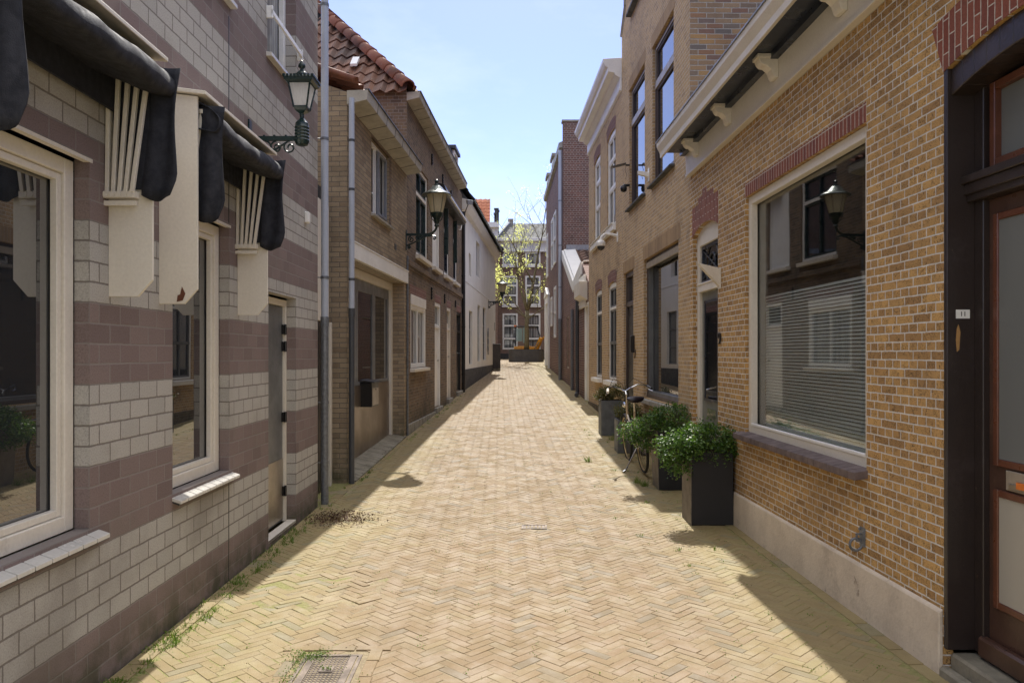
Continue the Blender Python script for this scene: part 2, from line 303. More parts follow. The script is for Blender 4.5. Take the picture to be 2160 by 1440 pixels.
# ------------------------------------------------------------------ mesh builder
class MB:
    def __init__(s): s.v = []; s.f = []; s.mi = []; s.cur = 0
    def face(s, pts):
        n = len(s.v); s.v += [tuple(p) for p in pts]; s.f.append(tuple(range(n, n + len(pts)))); s.mi.append(s.cur)
    def add(s, vs, fs):
        n = len(s.v); s.v += [tuple(p) for p in vs]
        for f in fs: s.f.append(tuple(n + i for i in f)); s.mi.append(s.cur)
    def box(s, x0, x1, y0, y1, z0, z1):
        if x0 > x1: x0, x1 = x1, x0
        if y0 > y1: y0, y1 = y1, y0
        if z0 > z1: z0, z1 = z1, z0
        vs = [(x0, y0, z0), (x1, y0, z0), (x1, y1, z0), (x0, y1, z0), (x0, y0, z1), (x1, y0, z1), (x1, y1, z1), (x0, y1, z1)]
        s.add(vs, [(0, 3, 2, 1), (4, 5, 6, 7), (0, 1, 5, 4), (1, 2, 6, 5), (2, 3, 7, 6), (3, 0, 4, 7)]); return s
    def hexa(s, b, t):          # bottom four points, top four points
        s.add(list(b) + list(t), [(0, 3, 2, 1), (4, 5, 6, 7), (0, 1, 5, 4), (1, 2, 6, 5), (2, 3, 7, 6), (3, 0, 4, 7)]); return s
    def prism(s, poly, axis, a0, a1):   # polygon in the two other axes, extruded along axis
        def P(p, a): return {'x': (a, p[0], p[1]), 'y': (p[0], a, p[1]), 'z': (p[0], p[1], a)}[axis]
        n = len(poly); vs = [P(p, a0) for p in poly] + [P(p, a1) for p in poly]
        fs = [tuple(range(n)), tuple(range(2 * n - 1, n - 1, -1))] + [(i, i + n, (i + 1) % n + n, (i + 1) % n) for i in range(n)]
        s.add(vs, fs); return s
    def tube(s, pts, r, n=8, cap=True, flat=1):
        pts = [Vector(p) for p in pts]; rr = r if isinstance(r, (list, tuple)) else [r] * len(pts)
        prev = None; base = len(s.v); m = len(pts)
        for i, p in enumerate(pts):
            t = (pts[min(i + 1, m - 1)] - pts[max(i - 1, 0)])
            if t.length < 1e-9: t = Vector((0, 0, 1))
            t.normalize()
            a = Vector((0, 0, 1)) if prev is None else prev
            if prev is None and abs(t.z) > .9: a = Vector((1, 0, 0))
            a = (a - t * a.dot(t))
            if a.length < 1e-6: a = t.orthogonal()
            a.normalize(); b = t.cross(a); prev = a
            for k in range(n):
                th = 2 * PI * k / n; s.v.append(tuple(p + (a * math.cos(th) * flat + b * math.sin(th)) * rr[i]))
        for i in range(m - 1):
            for k in range(n):
                A = base + i * n + k; B = base + i * n + (k + 1) % n
                s.f.append((A, B, B + n, A + n)); s.mi.append(s.cur)
        if cap:
            s.f.append(tuple(base + k for k in reversed(range(n)))); s.mi.append(s.cur)
            s.f.append(tuple(base + (m - 1) * n + k for k in range(n))); s.mi.append(s.cur)
        return s
    def lathe(s, c, prof, n=16, rot=0, cap=True):      # prof list of (r, z)
        base = len(s.v); m = len(prof)
        for r, z in prof:
            for k in range(n):
                th = 2 * PI * k / n + rot; s.v.append((c[0] + r * math.cos(th), c[1] + r * math.sin(th), c[2] + z))
        for i in range(m - 1):
            for k in range(n):
                A = base + i * n + k; B = base + i * n + (k + 1) % n
                s.f.append((A, B, B + n, A + n)); s.mi.append(s.cur)
        if cap:
            s.f.append(tuple(base + k for k in reversed(range(n)))); s.mi.append(s.cur)
            s.f.append(tuple(base + (m - 1) * n + k for k in range(n))); s.mi.append(s.cur)
        return s
    def torus(s, c, Rr, r, axis='y', n=32, k=8, a0=0, a1=2 * PI):
        pts = []
        full = abs(a1 - a0 - 2 * PI) < 1e-6
        for i in range(n + 1):
            a = a0 + (a1 - a0) * i / n; x, y = Rr * math.cos(a), Rr * math.sin(a)
            pts.append({'y': (c[0] + x, c[1], c[2] + y), 'z': (c[0] + x, c[1] + y, c[2]), 'x': (c[0], c[1] + x, c[2] + y)}[axis])
        s.tube(pts, r, k, cap=not full); return s
    def build(s, name, mat, parent=None, smooth=False, bevel=0, recalc=True):
        me = bpy.data.meshes.new(name); me.from_pydata(s.v, [], s.f)
        for m in (mat if isinstance(mat, (list, tuple)) else [mat]): me.materials.append(m)
        me.polygons.foreach_set('material_index', s.mi)
        if recalc:
            bm = bmesh.new(); bm.from_mesh(me); bmesh.ops.recalc_face_normals(bm, faces=bm.faces); bm.to_mesh(me); bm.free()
        if smooth:
            me.polygons.foreach_set('use_smooth', [True] * len(me.polygons))
            if smooth == 'auto':
                try: me.set_sharp_from_angle(angle=R(35))
                except Exception: pass
        me.update()
        o = bpy.data.objects.new(name, me); COL.objects.link(o)
        if parent: o.parent = parent
        if bevel:
            b = o.modifiers.new('bevel', 'BEVEL'); b.width = bevel; b.segments = 1; b.limit_method = 'ANGLE'; b.angle_limit = R(50)
        return o

def at(px, py, Y): return Vector(((px - CX) / F * Y, Y, EYE + (HY - py) / F * Y))

class Wall:
    """a vertical facade plane; local x runs along it, local y goes into the building"""
    def __init__(s, P0, P1, zb):
        s.o = Vector((P0[0], P0[1])); d = Vector((P1[0] - P0[0], P1[1] - P0[1])); s.len = d.length; s.d = d.normalized()
        s.n = Vector((-s.d.y, s.d.x)); s.zb = zb; s.rz = math.atan2(s.d.y, s.d.x)
    def uz(s, px, py, depth=0):
        r = Vector(((px - CX) / F, 1)); p = s.o + s.n * depth
        Y = p.dot(s.n) / r.dot(s.n); w = r * Y - s.o
        return w.dot(s.d), EYE + (HY - py) / F * Y - s.zb
    def u(s, px, depth=0): return s.uz(px, 0, depth)[0]
    def loc(s): return (s.o.x, s.o.y, s.zb)
    def world(s, u, y, z):
        p = s.o + s.d * u + s.n * y; return Vector((p.x, p.y, z + s.zb))
    def at_Y(s, Y): # u for a world Y
        return (Y - s.o.y) / s.d.y

def wall_panel(mb, u0, u1, z0, z1, ops, reveal=.1, y=0, matreveal=None):
    us = sorted(set([u0, u1] + [k for o in ops for k in (o['u0'], o['u1'])])); zs = sorted(set([z0, z1] + [k for o in ops for k in (o['z0'], o['z1'])]))
    us = [a for a in us if u0 - 1e-6 <= a <= u1 + 1e-6]; zs = [a for a in zs if z0 - 1e-6 <= a <= z1 + 1e-6]
    for i in range(len(us) - 1):
        for j in range(len(zs) - 1):
            cu, cz = (us[i] + us[i + 1]) / 2, (zs[j] + zs[j + 1]) / 2
            if any(o['u0'] < cu < o['u1'] and o['z0'] < cz < o['z1'] for o in ops): continue
            mb.face([(us[i], y, zs[j]), (us[i + 1], y, zs[j]), (us[i + 1], y, zs[j + 1]), (us[i], y, zs[j + 1])])
    for o in ops:
        a, b, c, d = o['u0'], o['u1'], o['z0'], o['z1']; r = o.get('d', reveal)
        mb.face([(a, y, c), (a, y + r, c), (a, y + r, d), (a, y, d)]); mb.face([(b, y, c), (b, y, d), (b, y + r, d), (b, y + r, c)])
        mb.face([(a, y, c), (b, y, c), (b, y + r, c), (a, y + r, c)])
        rise = o.get('arch', 0)
        if rise:
            n = 10; arc = [(a + (b - a) * k / n, d - rise * (2 * k / n - 1) ** 2) for k in range(n + 1)]
            for k in range(n):
                p, q = arc[k], arc[k + 1]
                mb.face([(p[0], y, p[1]), (q[0], y, q[1]), (q[0], y, d), (p[0], y, d)])
                mb.face([(p[0], y, p[1]), (p[0], y + r, p[1]), (q[0], y + r, q[1]), (q[0], y, q[1])])
        else: mb.face([(a, y, d), (a, y + r, d), (b, y + r, d), (b, y, d)])

def shell(mb, u0, u1, z0, z1, D, front=False):
    mb.face([(u0, 0, z0), (u0, D, z0), (u0, D, z1), (u0, 0, z1)]); mb.face([(u1, 0, z0), (u1, 0, z1), (u1, D, z1), (u1, D, z0)])
    mb.face([(u0, D, z0), (u1, D, z0), (u1, D, z1), (u0, D, z1)]); mb.face([(u0, 0, z1), (u1, 0, z1), (u1, D, z1), (u0, D, z1)])

def arch_mb(a, b, zt, rise, th, y=-.003, n=14, flare=.05):
    """a segmental brick arch band over an opening a..b whose crown is zt"""
    m = MB(); pts = []
    for k in range(n + 1):
        t = 2 * k / n - 1; u = a + (b - a) * k / n; z = zt - rise * t * t
        pts.append(((u, z), (u + flare * t, z + th)))
    for k in range(n):
        (p, P), (q, Q) = pts[k], pts[k + 1]
        m.face([(p[0], y, p[1]), (q[0], y, q[1]), (Q[0], y, Q[1]), (P[0], y, P[1])])
        m.face([(p[0], y, p[1]), (p[0], .06, p[1]), (q[0], .06, q[1]), (q[0], y, q[1])])
    return m

def window(parent, a, b, c, d, depth, mats, fw=.05, ft=.05, vs=(), hs=(), sash=0, arch=0, label=None, name='window', pane='pane', bar=.022, sashw=.04):
    """frame around a..b, c..d at the given depth with mullions vs and transoms hs (fractions); pane a sub-part"""
    fm, pm = mats[0], mats[1]; m = MB(); y0, y1 = depth - ft, depth
    m.box(a, a + fw, y0, y1, c, d); m.box(b - fw, b, y0, y1, c, d); m.box(a + fw, b - fw, y0, y1, c, c + fw); m.box(a + fw, b - fw, y0, y1, d - fw - arch, d)
    for h in hs: z = c + (d - c) * h; m.box(a + fw, b - fw, y0 + .004, y1, z - fw * .55, z + fw * .55)
    o = m.build(name, fm, parent, bevel=.004)
    if label: o['label'] = label
    zs = [c + fw] + [c + (d - c) * h for h in hs] + [d - fw - arch]
    if sash or len(mats) > 2:
        sm = mats[2] if len(mats) > 2 else fm; s_ = MB()
        for i in range(len(zs) - 1):
            za, zb = zs[i] + (fw * .55 if i else 0), zs[i + 1] - (fw * .55 if i < len(zs) - 2 else 0); A, B = a + fw + .002, b - fw - .002; k = sashw; yy0, yy1 = y0 + .012, y1 + .004
            s_.box(A, A + k, yy0, yy1, za, zb); s_.box(B - k, B, yy0, yy1, za, zb); s_.box(A + k, B - k, yy0, yy1, za, za + k); s_.box(A + k, B - k, yy0, yy1, zb - k, zb)
            for v in vs:
                x = A + (B - A) * v; s_.box(x - k * .6, x + k * .6, yy0 + .002, yy1 - .002, za + k, zb - k)
        s_.build('sash', sm, o, bevel=.003)
    elif vs:
        s_ = MB()
        for v in vs: x = a + fw + (b - a - 2 * fw) * v; s_.box(x - bar, x + bar, y0 + .008, y1 - .004, c + fw, d - fw - arch)
        s_.build('glazing_bar', fm, o)
    p = MB(); yy = depth + .006; p.box(a + .01, b - .01, yy, yy + .008, c + .01, d - .01); p.build(pane, pm, o, recalc=True)
    return o

def sill(parent, a, b, z0, z1, y0, mat, over=.04, slope=.015, name='sill', y1=.1):
    m = MB(); m.hexa([(a - over, y0, z0), (b + over, y0, z0), (b + over, y1, z0), (a - over, y1, z0)], [(a - over, y0, z1 - slope), (b + over, y0, z1 - slope), (b + over, y1, z1), (a - over, y1, z1)])
    return m.build(name, mat, parent, bevel=.004)

def pantiles(mb, O, U, V, W_, L_, tw=.23, tl=.33, keep=None, amp=.028, ns=8):
    O, U, V = Vector(O), Vector(U).normalized(), Vector(V).normalized(); Nn = U.cross(V).normalized()
    if Nn.z < 0: Nn = -Nn
    nu, nv = int(math.ceil(W_ / tw)), int(math.ceil(L_ / tl))
    for j in range(nv):
        for i in range(nu):
            cc = O + U * ((i + .5) * tw) + V * ((j + .5) * tl)
            if (i + .5) * tw > W_ or (j + .5) * tl > L_: continue
            if keep and not keep(cc): continue
            jit = random.uniform(-.006, .006); lo, hi = [], []
            for k in range(ns + 1):
                t = k / ns; prof = amp * math.cos(2 * PI * t) * (1 if t < .62 else .95) + amp * .25 * math.sin(4 * PI * t)
                p = O + U * ((i + t * 1.04) * tw) + Nn * prof
                lo.append(p + V * (j * tl - .03) + Nn * (.034 + jit)); hi.append(p + V * ((j + 1) * tl) + Nn * .004)
            lo2 = [p - Nn * .018 for p in lo]
            n = ns + 1; base = lo + hi + lo2
            fs = [(k, k + 1, n + k + 1, n + k) for k in range(ns)] + [(k, 2 * n + k, 2 * n + k + 1, k + 1) for k in range(ns)]
            mb.add(base, fs)
def ridge(mb, P0, P1, r=.11, ln=.36):
    P0, P1 = Vector(P0), Vector(P1); d = P1 - P0; n = max(1, int(d.length / ln)); t = d.normalized()
    for i in range(n):
        a = P0 + d * (i / n); b = P0 + d * ((i + 1) / n) + t * .03
        side = t.cross(Vector((0, 0, 1))).normalized(); up = side.cross(t)
        A, B, C = [], [], []
        for k in range(9):
            th = PI * k / 8 * 1.1 - .15
            o = side * math.cos(th) + up * math.sin(th)
            A.append(a + o * (r * 1.22)); B.append(b + o * r * .98); C.append(a + o * (r * 1.0))
        mb.add(A + B + C, [(k, k + 1, 10 + k, 9 + k) for k in range(8)] + [(k, 18 + k, 19 + k, k + 1) for k in range(8)])

# ------------------------------------------------------------------ ground
GP = [(-20, -.02), (0, 0), (6.5, 0), (8.2, .02), (9.4, .06), (13.1, .25), (17, .42), (21, .60), (32.3, 1.04), (36, 1.20), (39, 1.28), (42, 1.32), (200, 1.34)]
def gz(Y):
    for (a, za), (b, zb) in zip(GP, GP[1:]):
        if Y <= b:
            t = (Y - a) / (b - a); return za + (zb - za) * t
    return GP[-1][1]
LW = [(-1.985 - .012 * 13, -9), (-1.948, 8.1), (-1.9, 8.6), (-1.88, 9.34), (-1.604, 13.03), (-1.05, 21.0), (-.2, 32.3), (-.4, 33), (-3.5, 34), (-3.5, 48)]
RW = [(2.36, -9), (2.25, 9.0), (2.18, 13.6), (2.11, 18.04), (2.1, 25.3), (2.1, 34.6), (2.4, 35), (5, 36), (5, 48)]
def interp(T, Y):
    for (xa, ya), (xb, yb) in zip(T, T[1:]):
        if Y <= yb: return xa + (xb - xa) * (Y - ya) / (yb - ya)
    return T[-1][0]

def ground_mats():
    q = N('moss_and_sand_joints'); tc = q.n('ShaderNodeTexCoord').outputs['Object']; x, y, z = q.sep(tc)
    n = q.noise(tc, 3.2, 5, .7); n2 = q.noise(tc, 40, 3)
    edge = q.maprange(q.math('ABSOLUTE', q.math('SUBTRACT', x, .25)), .6, 2.0, -.10, .12)
    f = q.maprange(q.math('ADD', n, edge), .50, .64)
    c = q.mixc(f, (.33, .255, .165), (.26, .26, .07)); c = q.mixc(.4, c, q.ramp(n2, [(.3, (.10, .08, .05)), (.7, (.38, .34, .20))]))
    q.l(c, q.b.inputs['Base Color']); q.b.inputs['Roughness'].default_value = .95; q.bump(n2, .8, .01)
    joint = q.m
    q = N('street_pavers'); tc = q.n('ShaderNodeTexCoord').outputs['Object']; x, y, z = q.sep(tc)
    g = q.n('ShaderNodeNewGeometry').outputs['Random Per Island']
    c = q.ramp(g, [(0, (.36, .265, .185)), (.2, (.41, .31, .215)), (.4, (.38, .275, .20)), (.6, (.42, .33, .23)), (.8, (.385, .29, .21)), (.9, (.43, .35, .245)), (.94, (.30, .265, .235)), (1, (.31, .27, .24))])
    big = q.noise(tc, .55, 4, .6)
    ex = q.maprange(q.math('ADD', q.math('ABSOLUTE', q.math('SUBTRACT', x, .15)), q.math('MULTIPLY', q.math('SUBTRACT', big, .5), 1.6)), .75, 1.7)
    yel = q.mixc(1.0, c, (1.0, 1.055, .86), 'MULTIPLY'); c = q.mixc(ex, c, yel)
    mid = q.noise(tc, 5, 5, .7); c = q.mixc(q.math('MULTIPLY', q.maprange(mid, .55, .75), .35), c, (.50, .44, .35))
    c = q.mixc(q.math('MULTIPLY', q.maprange(q.noise(tc, 2.3, 5, .7), .56, .72), .4), c, (.16, .125, .09))
    fine = q.noise(tc, 110, 4, .7); c = q.mixc(.35, c, q.ramp(fine, [(.3, (.55, .55, .55)), (.7, (1.3, 1.3, 1.3))]), 'MULTIPLY')
    side = q.math('MULTIPLY', q.maprange(q.math('ABSOLUTE', q.math('SUBTRACT', x, .2)), 1.1, 2.0), q.maprange(q.noise(tc, 2.6, 5, .75), .42, .62))
    c = q.mixc(q.math('MULTIPLY', side, .25), c, (.24, .22, .10))
    c = q.mixc(.25, c, (.39, .295, .185)); c = q.mixc(q.math('MULTIPLY', q.maprange(q.noise(tc, .9, 5, .7), .45, .65), .35), c, (.27, .20, .12)); c = q.mixc(1.0, c, q.mixc(ex, (.68, .635, .50), (.80, .79, .64)), 'MULTIPLY'); q.l(c, q.b.inputs['Base Color']); q.l(q.maprange(mid, .3, .7, .55, .9), q.b.inputs['Roughness'])
    q.bump(q.math('ADD', fine, mid), .5, .004)
    return joint, q.m
JOINT, PAVER = ground_mats()

g = MB(); xs = [-90, -40, -12, -6, -3, -1.5, 0, 1.5, 3, 6, 12, 40, 90]; ys = sorted(set([-30, -12] + [a for a in range(-8, 46, 1)] + [50, 60, 80, 120, 200] + [p[0] for p in GP if p[0] > -20]))
for i in range(len(xs) - 1):
    for j in range(len(ys) - 1):
        a, b, c, d = xs[i], xs[i + 1], ys[j], ys[j + 1]
        g.face([(a, c, gz(c) - .0022), (b, c, gz(c) - .0022), (b, d, gz(d) - .0022), (a, d, gz(d) - .0022)])
gr = g.build('ground', JOINT); tag(gr, kind='structure')

DR1 = at(689, 1412, 3.97); DR2 = at(1127, 1113, 7.2)        # the two iron covers
def paver(mb, cx, cy, ang, L, W, h0=.0, jit=1):
    ang += random.gauss(0, .016) * jit; cx += random.gauss(0, .0018); cy += random.gauss(0, .0018)
    ca, sa = math.cos(ang), math.sin(ang); z = gz(cy) + h0 + random.gauss(0, .0007) * jit
    tx, ty = random.gauss(0, .005) * jit, random.gauss(0, .010) * jit; sl = (gz(cy + .1) - gz(cy - .1)) / .2
    L -= random.uniform(.002, .0075); W -= random.uniform(.0015, .0065); ch = .0022
    def P(a, b, dz): X = cx + a * ca - b * sa; Y = cy + a * sa + b * ca; return (X, Y, z + a * tx + b * ty + dz + (Y - cy) * sl)
    hl, hw = L / 2, W / 2
    top = [P(-hl + ch, -hw + ch, 0), P(hl - ch, -hw + ch, 0), P(hl - ch, hw - ch, 0), P(-hl + ch, hw - ch, 0)]
    mid = [P(-hl, -hw, -ch), P(hl, -hw, -ch), P(hl, hw, -ch), P(-hl, hw, -ch)]
    bot = [P(-hl, -hw, -.03), P(hl, -hw, -.03), P(hl, hw, -.03), P(-hl, hw, -.03)]
    mb.add(top + mid + bot, [(0, 1, 2, 3), (4, 5, 1, 0), (5, 6, 2, 1), (6, 7, 3, 2), (7, 4, 0, 3), (8, 9, 5, 4), (9, 10, 6, 5), (10, 11, 7, 6), (11, 8, 4, 7)])
pv = MB(); PW = .0605; PL = PW * 3; n = 3; c45, s45 = math.cos(PI / 4), math.sin(PI / 4)
def emit(gx, gy, horiz):
    a, b = (gx + n / 2, gy + .5) if horiz else (gx + .5, gy + n / 2)
    x, y = (a * c45 - b * s45) * PW + .1, (a * s45 + b * c45) * PW + 2.0
    if y < 2.2 or y > 46: return
    if x < interp(LW, y) + .115 or x > interp(RW, y) - .115: return
    for D_, hw, hd in ((DR1, .20, .24), (DR2, .13, .10)):
        if abs(x - D_.x) < hw and abs(y - D_.y) < hd: return
    # sunken, settled patch on the left and gentle unevenness everywhere
    dz = .0
    paver(pv, x, y, (PI / 4 if horiz else 3 * PI / 4), PL, PW, dz, 2.6 if (abs(x + 1.25) < .45 and abs(y - 5.3) < .5) else 1)
rng = int(60 / PW)
for gx in range(-rng, rng):
    for gy in range(-rng, rng):
        yy = ((gx + gy) * s45) * PW + 2.0; xx = (gx - gy) * c45 * PW
        if yy < 2 or yy > 46.3 or xx < -4 or xx > 5.6: continue
        k = (gx - gy) % (2 * n)
        if k == 0: emit(gx, gy, True)
        elif k == 2 * n - 1: emit(gx, gy, False)
for T, sgn in ((LW, 1), (RW, -1)):                                   # edge courses laid along the house fronts
    y = 2.0
    while y < 34:
        x = interp(T, y) + sgn * .062; x2 = interp(T, y + .2) + sgn * .062
        paver(pv, (x + x2) / 2, y + .1, math.atan2(.2, x2 - x), .2, .1, .005, .8); y += .203
for D_, hw, hd in ((DR1, .20, .24),):                                # bricks laid round the cover
    for sx in (-1, 1):
        for k in range(3): paver(pv, D_.x + sx * (hw + .02), D_.y - .2 + k * .2, PI / 2, .2, .07, .006)
    for k in range(3): paver(pv, D_.x - .2 + k * .2, D_.y + hd + .04, 0, .2, .07, .006); paver(pv, D_.x - .2 + k * .2, D_.y - hd - .04, 0, .2, .07, .006)
st = pv.build('street', PAVER, recalc=False); tag(st, kind='structure')

# ================================================================== LEFT SIDE
# ---- near house of large striped concrete bricks
L1 = Wall((-1.985 - .012 * 2.3, 1.5), (-1.948, 8.1), 0.0)
def LY(Y): return L1.at_Y(Y)
b1 = thing('striped_brick_house', 'near left house of large beige and purplish banded bricks with black awnings', 'house', L1.loc(), L1.rz)
ops = []
W1 = dict(u0=LY(2.30), u1=LY(3.68), z0=.80, z1=2.60, d=.075); W2 = dict(u0=LY(4.59), u1=LY(5.53), z0=.80, z1=2.59, d=.075)
DO = dict(u0=LY(6.43), u1=LY(7.27), z0=.06, z1=2.18, d=.09)
U1 = dict(u0=LY(6.40), u1=LY(7.27), z0=4.20, z1=5.9, d=.10); U2 = dict(u0=LY(4.59), u1=LY(5.53), z0=4.22, z1=5.9, d=.10); U3 = dict(u0=LY(2.3), u1=LY(3.68), z0=4.22, z1=5.9, d=.10)
m = MB(); wall_panel(m, 0, L1.len, -.1, 8.2, [W1, W2, DO, U1, U2, U3]); shell(m, 0, L1.len, -.1, 8.2, 7); m.build('wall', M['b_stripe'], b1)
m = MB(); uj = LY(5.515)
for z0, z1 in ((0, .72), (2.6, 4.1)): m = MB(); m.box(uj - .006, uj + .006, -.002, .01, z0, z1); m.build('expansion_joint', M['black'], b1)
def tiled_sill(parent, a, b, ztop, zfront):
    m = MB(); n = int(round((b - a) / .118)); w_ = (b - a) / n
    for i in range(n):
        p, q = a + i * w_ + .004, a + (i + 1) * w_ - .004; h = .022
        m.hexa([(p, -.055, zfront - h), (q, -.055, zfront - h), (q, .06, ztop - h), (p, .06, ztop - h)], [(p, -.055, zfront), (q, -.055, zfront), (q, .06, ztop), (p, .06, ztop)])
    o = m.build('sill', M['sill_t'], parent, bevel=.003)
    m = MB(); m.hexa([(a + .01, -.04, zfront - .03), (b - .01, -.04, zfront - .03), (b - .01, .06, ztop - .03), (a + .01, .06, ztop - .03)], [(a + .01, -.04, zfront - .006), (b - .01, -.04, zfront - .006), (b - .01, .06, ztop - .008), (a + .01, .06, ztop - .008)])
    m.build('mortar_bed', M['dark_grey'], o)
M['sill_t'] = pmat('glazed_sill_tile', (.60, .58, .54), .25, var=.06)
def upvc(parent, o, label):
    a, b, c, d, dep = o['u0'], o['u1'], o['z0'] + .005, o['z1'], o['d'] + .05
    w_ = window(parent, a + .006, b - .006, c, d - .02, dep, (M['cream'], M['glass_m']), fw=.075, ft=.05, label=label)
    m = MB(); A, B, C, D_ = a + .083, b - .083, c + .077, d - .097; k = .035; y0 = dep - .035
    m.box(A, A + k, y0, dep, C, D_); m.box(B - k, B, y0, dep, C, D_); m.box(A + k, B - k, y0, dep, C, C + k); m.box(A + k, B - k, y0, dep, D_ - k, D_)
    m.build('glazing_bead', M['cream'], w_, bevel=.004)
    m = MB(); m.box(a - .02, b + .02, -.004, .03, d - .022, d - .004); m.build('lintel_strip', M['cream'], w_)
    return w_
w_ = upvc(b1, W1, 'cream window nearest the camera'); tiled_sill(w_, W1['u0'] - .08, W1['u1'] + .09, .80, .762)
w_ = upvc(b1, W2, 'cream window beside the grey door'); tiled_sill(w_, W2['u0'] - .01, W2['u1'] + .07, .80, .762)
for o, curt in ((U1, 1), (U2, 0), (U3, 0)):
    w_ = window(b1, o['u0'], o['u1'], o['z0'], o['z1'], .15, (M['white'], M['glass_c'] if curt else M['glass_m']), fw=.06)
    sill(w_, o['u0'], o['u1'], o['z0'] - .05, o['z0'] - .002, -.05, M['sill_t'], over=.03)
    if curt:
        m = MB(); m.box(o['u0'] - .03, o['u1'] + .05, -.055, -.035, 4.50, 4.545)
        for uu in (o['u0'] - .03, o['u1'] + .03): m.box(uu, uu + .02, -.055, 0, 4.47, 4.575)
        m.build('guard_bar', M['pure'], w_, bevel=.004)
# grey flush door with metal kick plate
m = MB(); a, b = DO['u0'], DO['u1']
m.box(a, a + .05, .09, .14, .06, 2.16); m.box(b - .05, b, .09, .14, .06, 2.16); m.box(a + .05, b - .05, .09, .14, 2.10, 2.16); m.box(a, b, .0, .085, .035, .066)
dr = m.build('door', M['cream'], b1, bevel=.003); dr['label'] = 'grey steel door in a cream frame'
m = MB(); m.box(a + .052, b - .052, .115, .15, .07, 2.095); m.build('panel', M['dark_grey_d'] if 'dark_grey_d' in M else M['mid_grey'], dr)
m = MB(); m.box(a + .056, b - .06, .108, .114, .09, .66); m.build('kick_plate', M['steel'], dr)
for z in (.35, 1.05, 1.72, 1.88):
    m = MB(); m.tube([(b - .055, .085, z - .05), (b - .055, .085, z + .05)], .011, 8); m.box(b - .09, b - .03, .095, .112, z - .045, z + .045); m.build('hinge', M['black'], dr)
m = MB(); uu, zz = L1.uz(648, 459, -.02); m.box(uu - .035, uu + .035, -.045, 0, zz - .055, zz + .055)
o = m.build('alarm_box', M['white'], None, bevel=.008); o.location = L1.loc(); o.rotation_euler = (0, 0, L1.rz); tag(o, 'small white alarm box on the banded brick wall near its corner', 'alarm box')

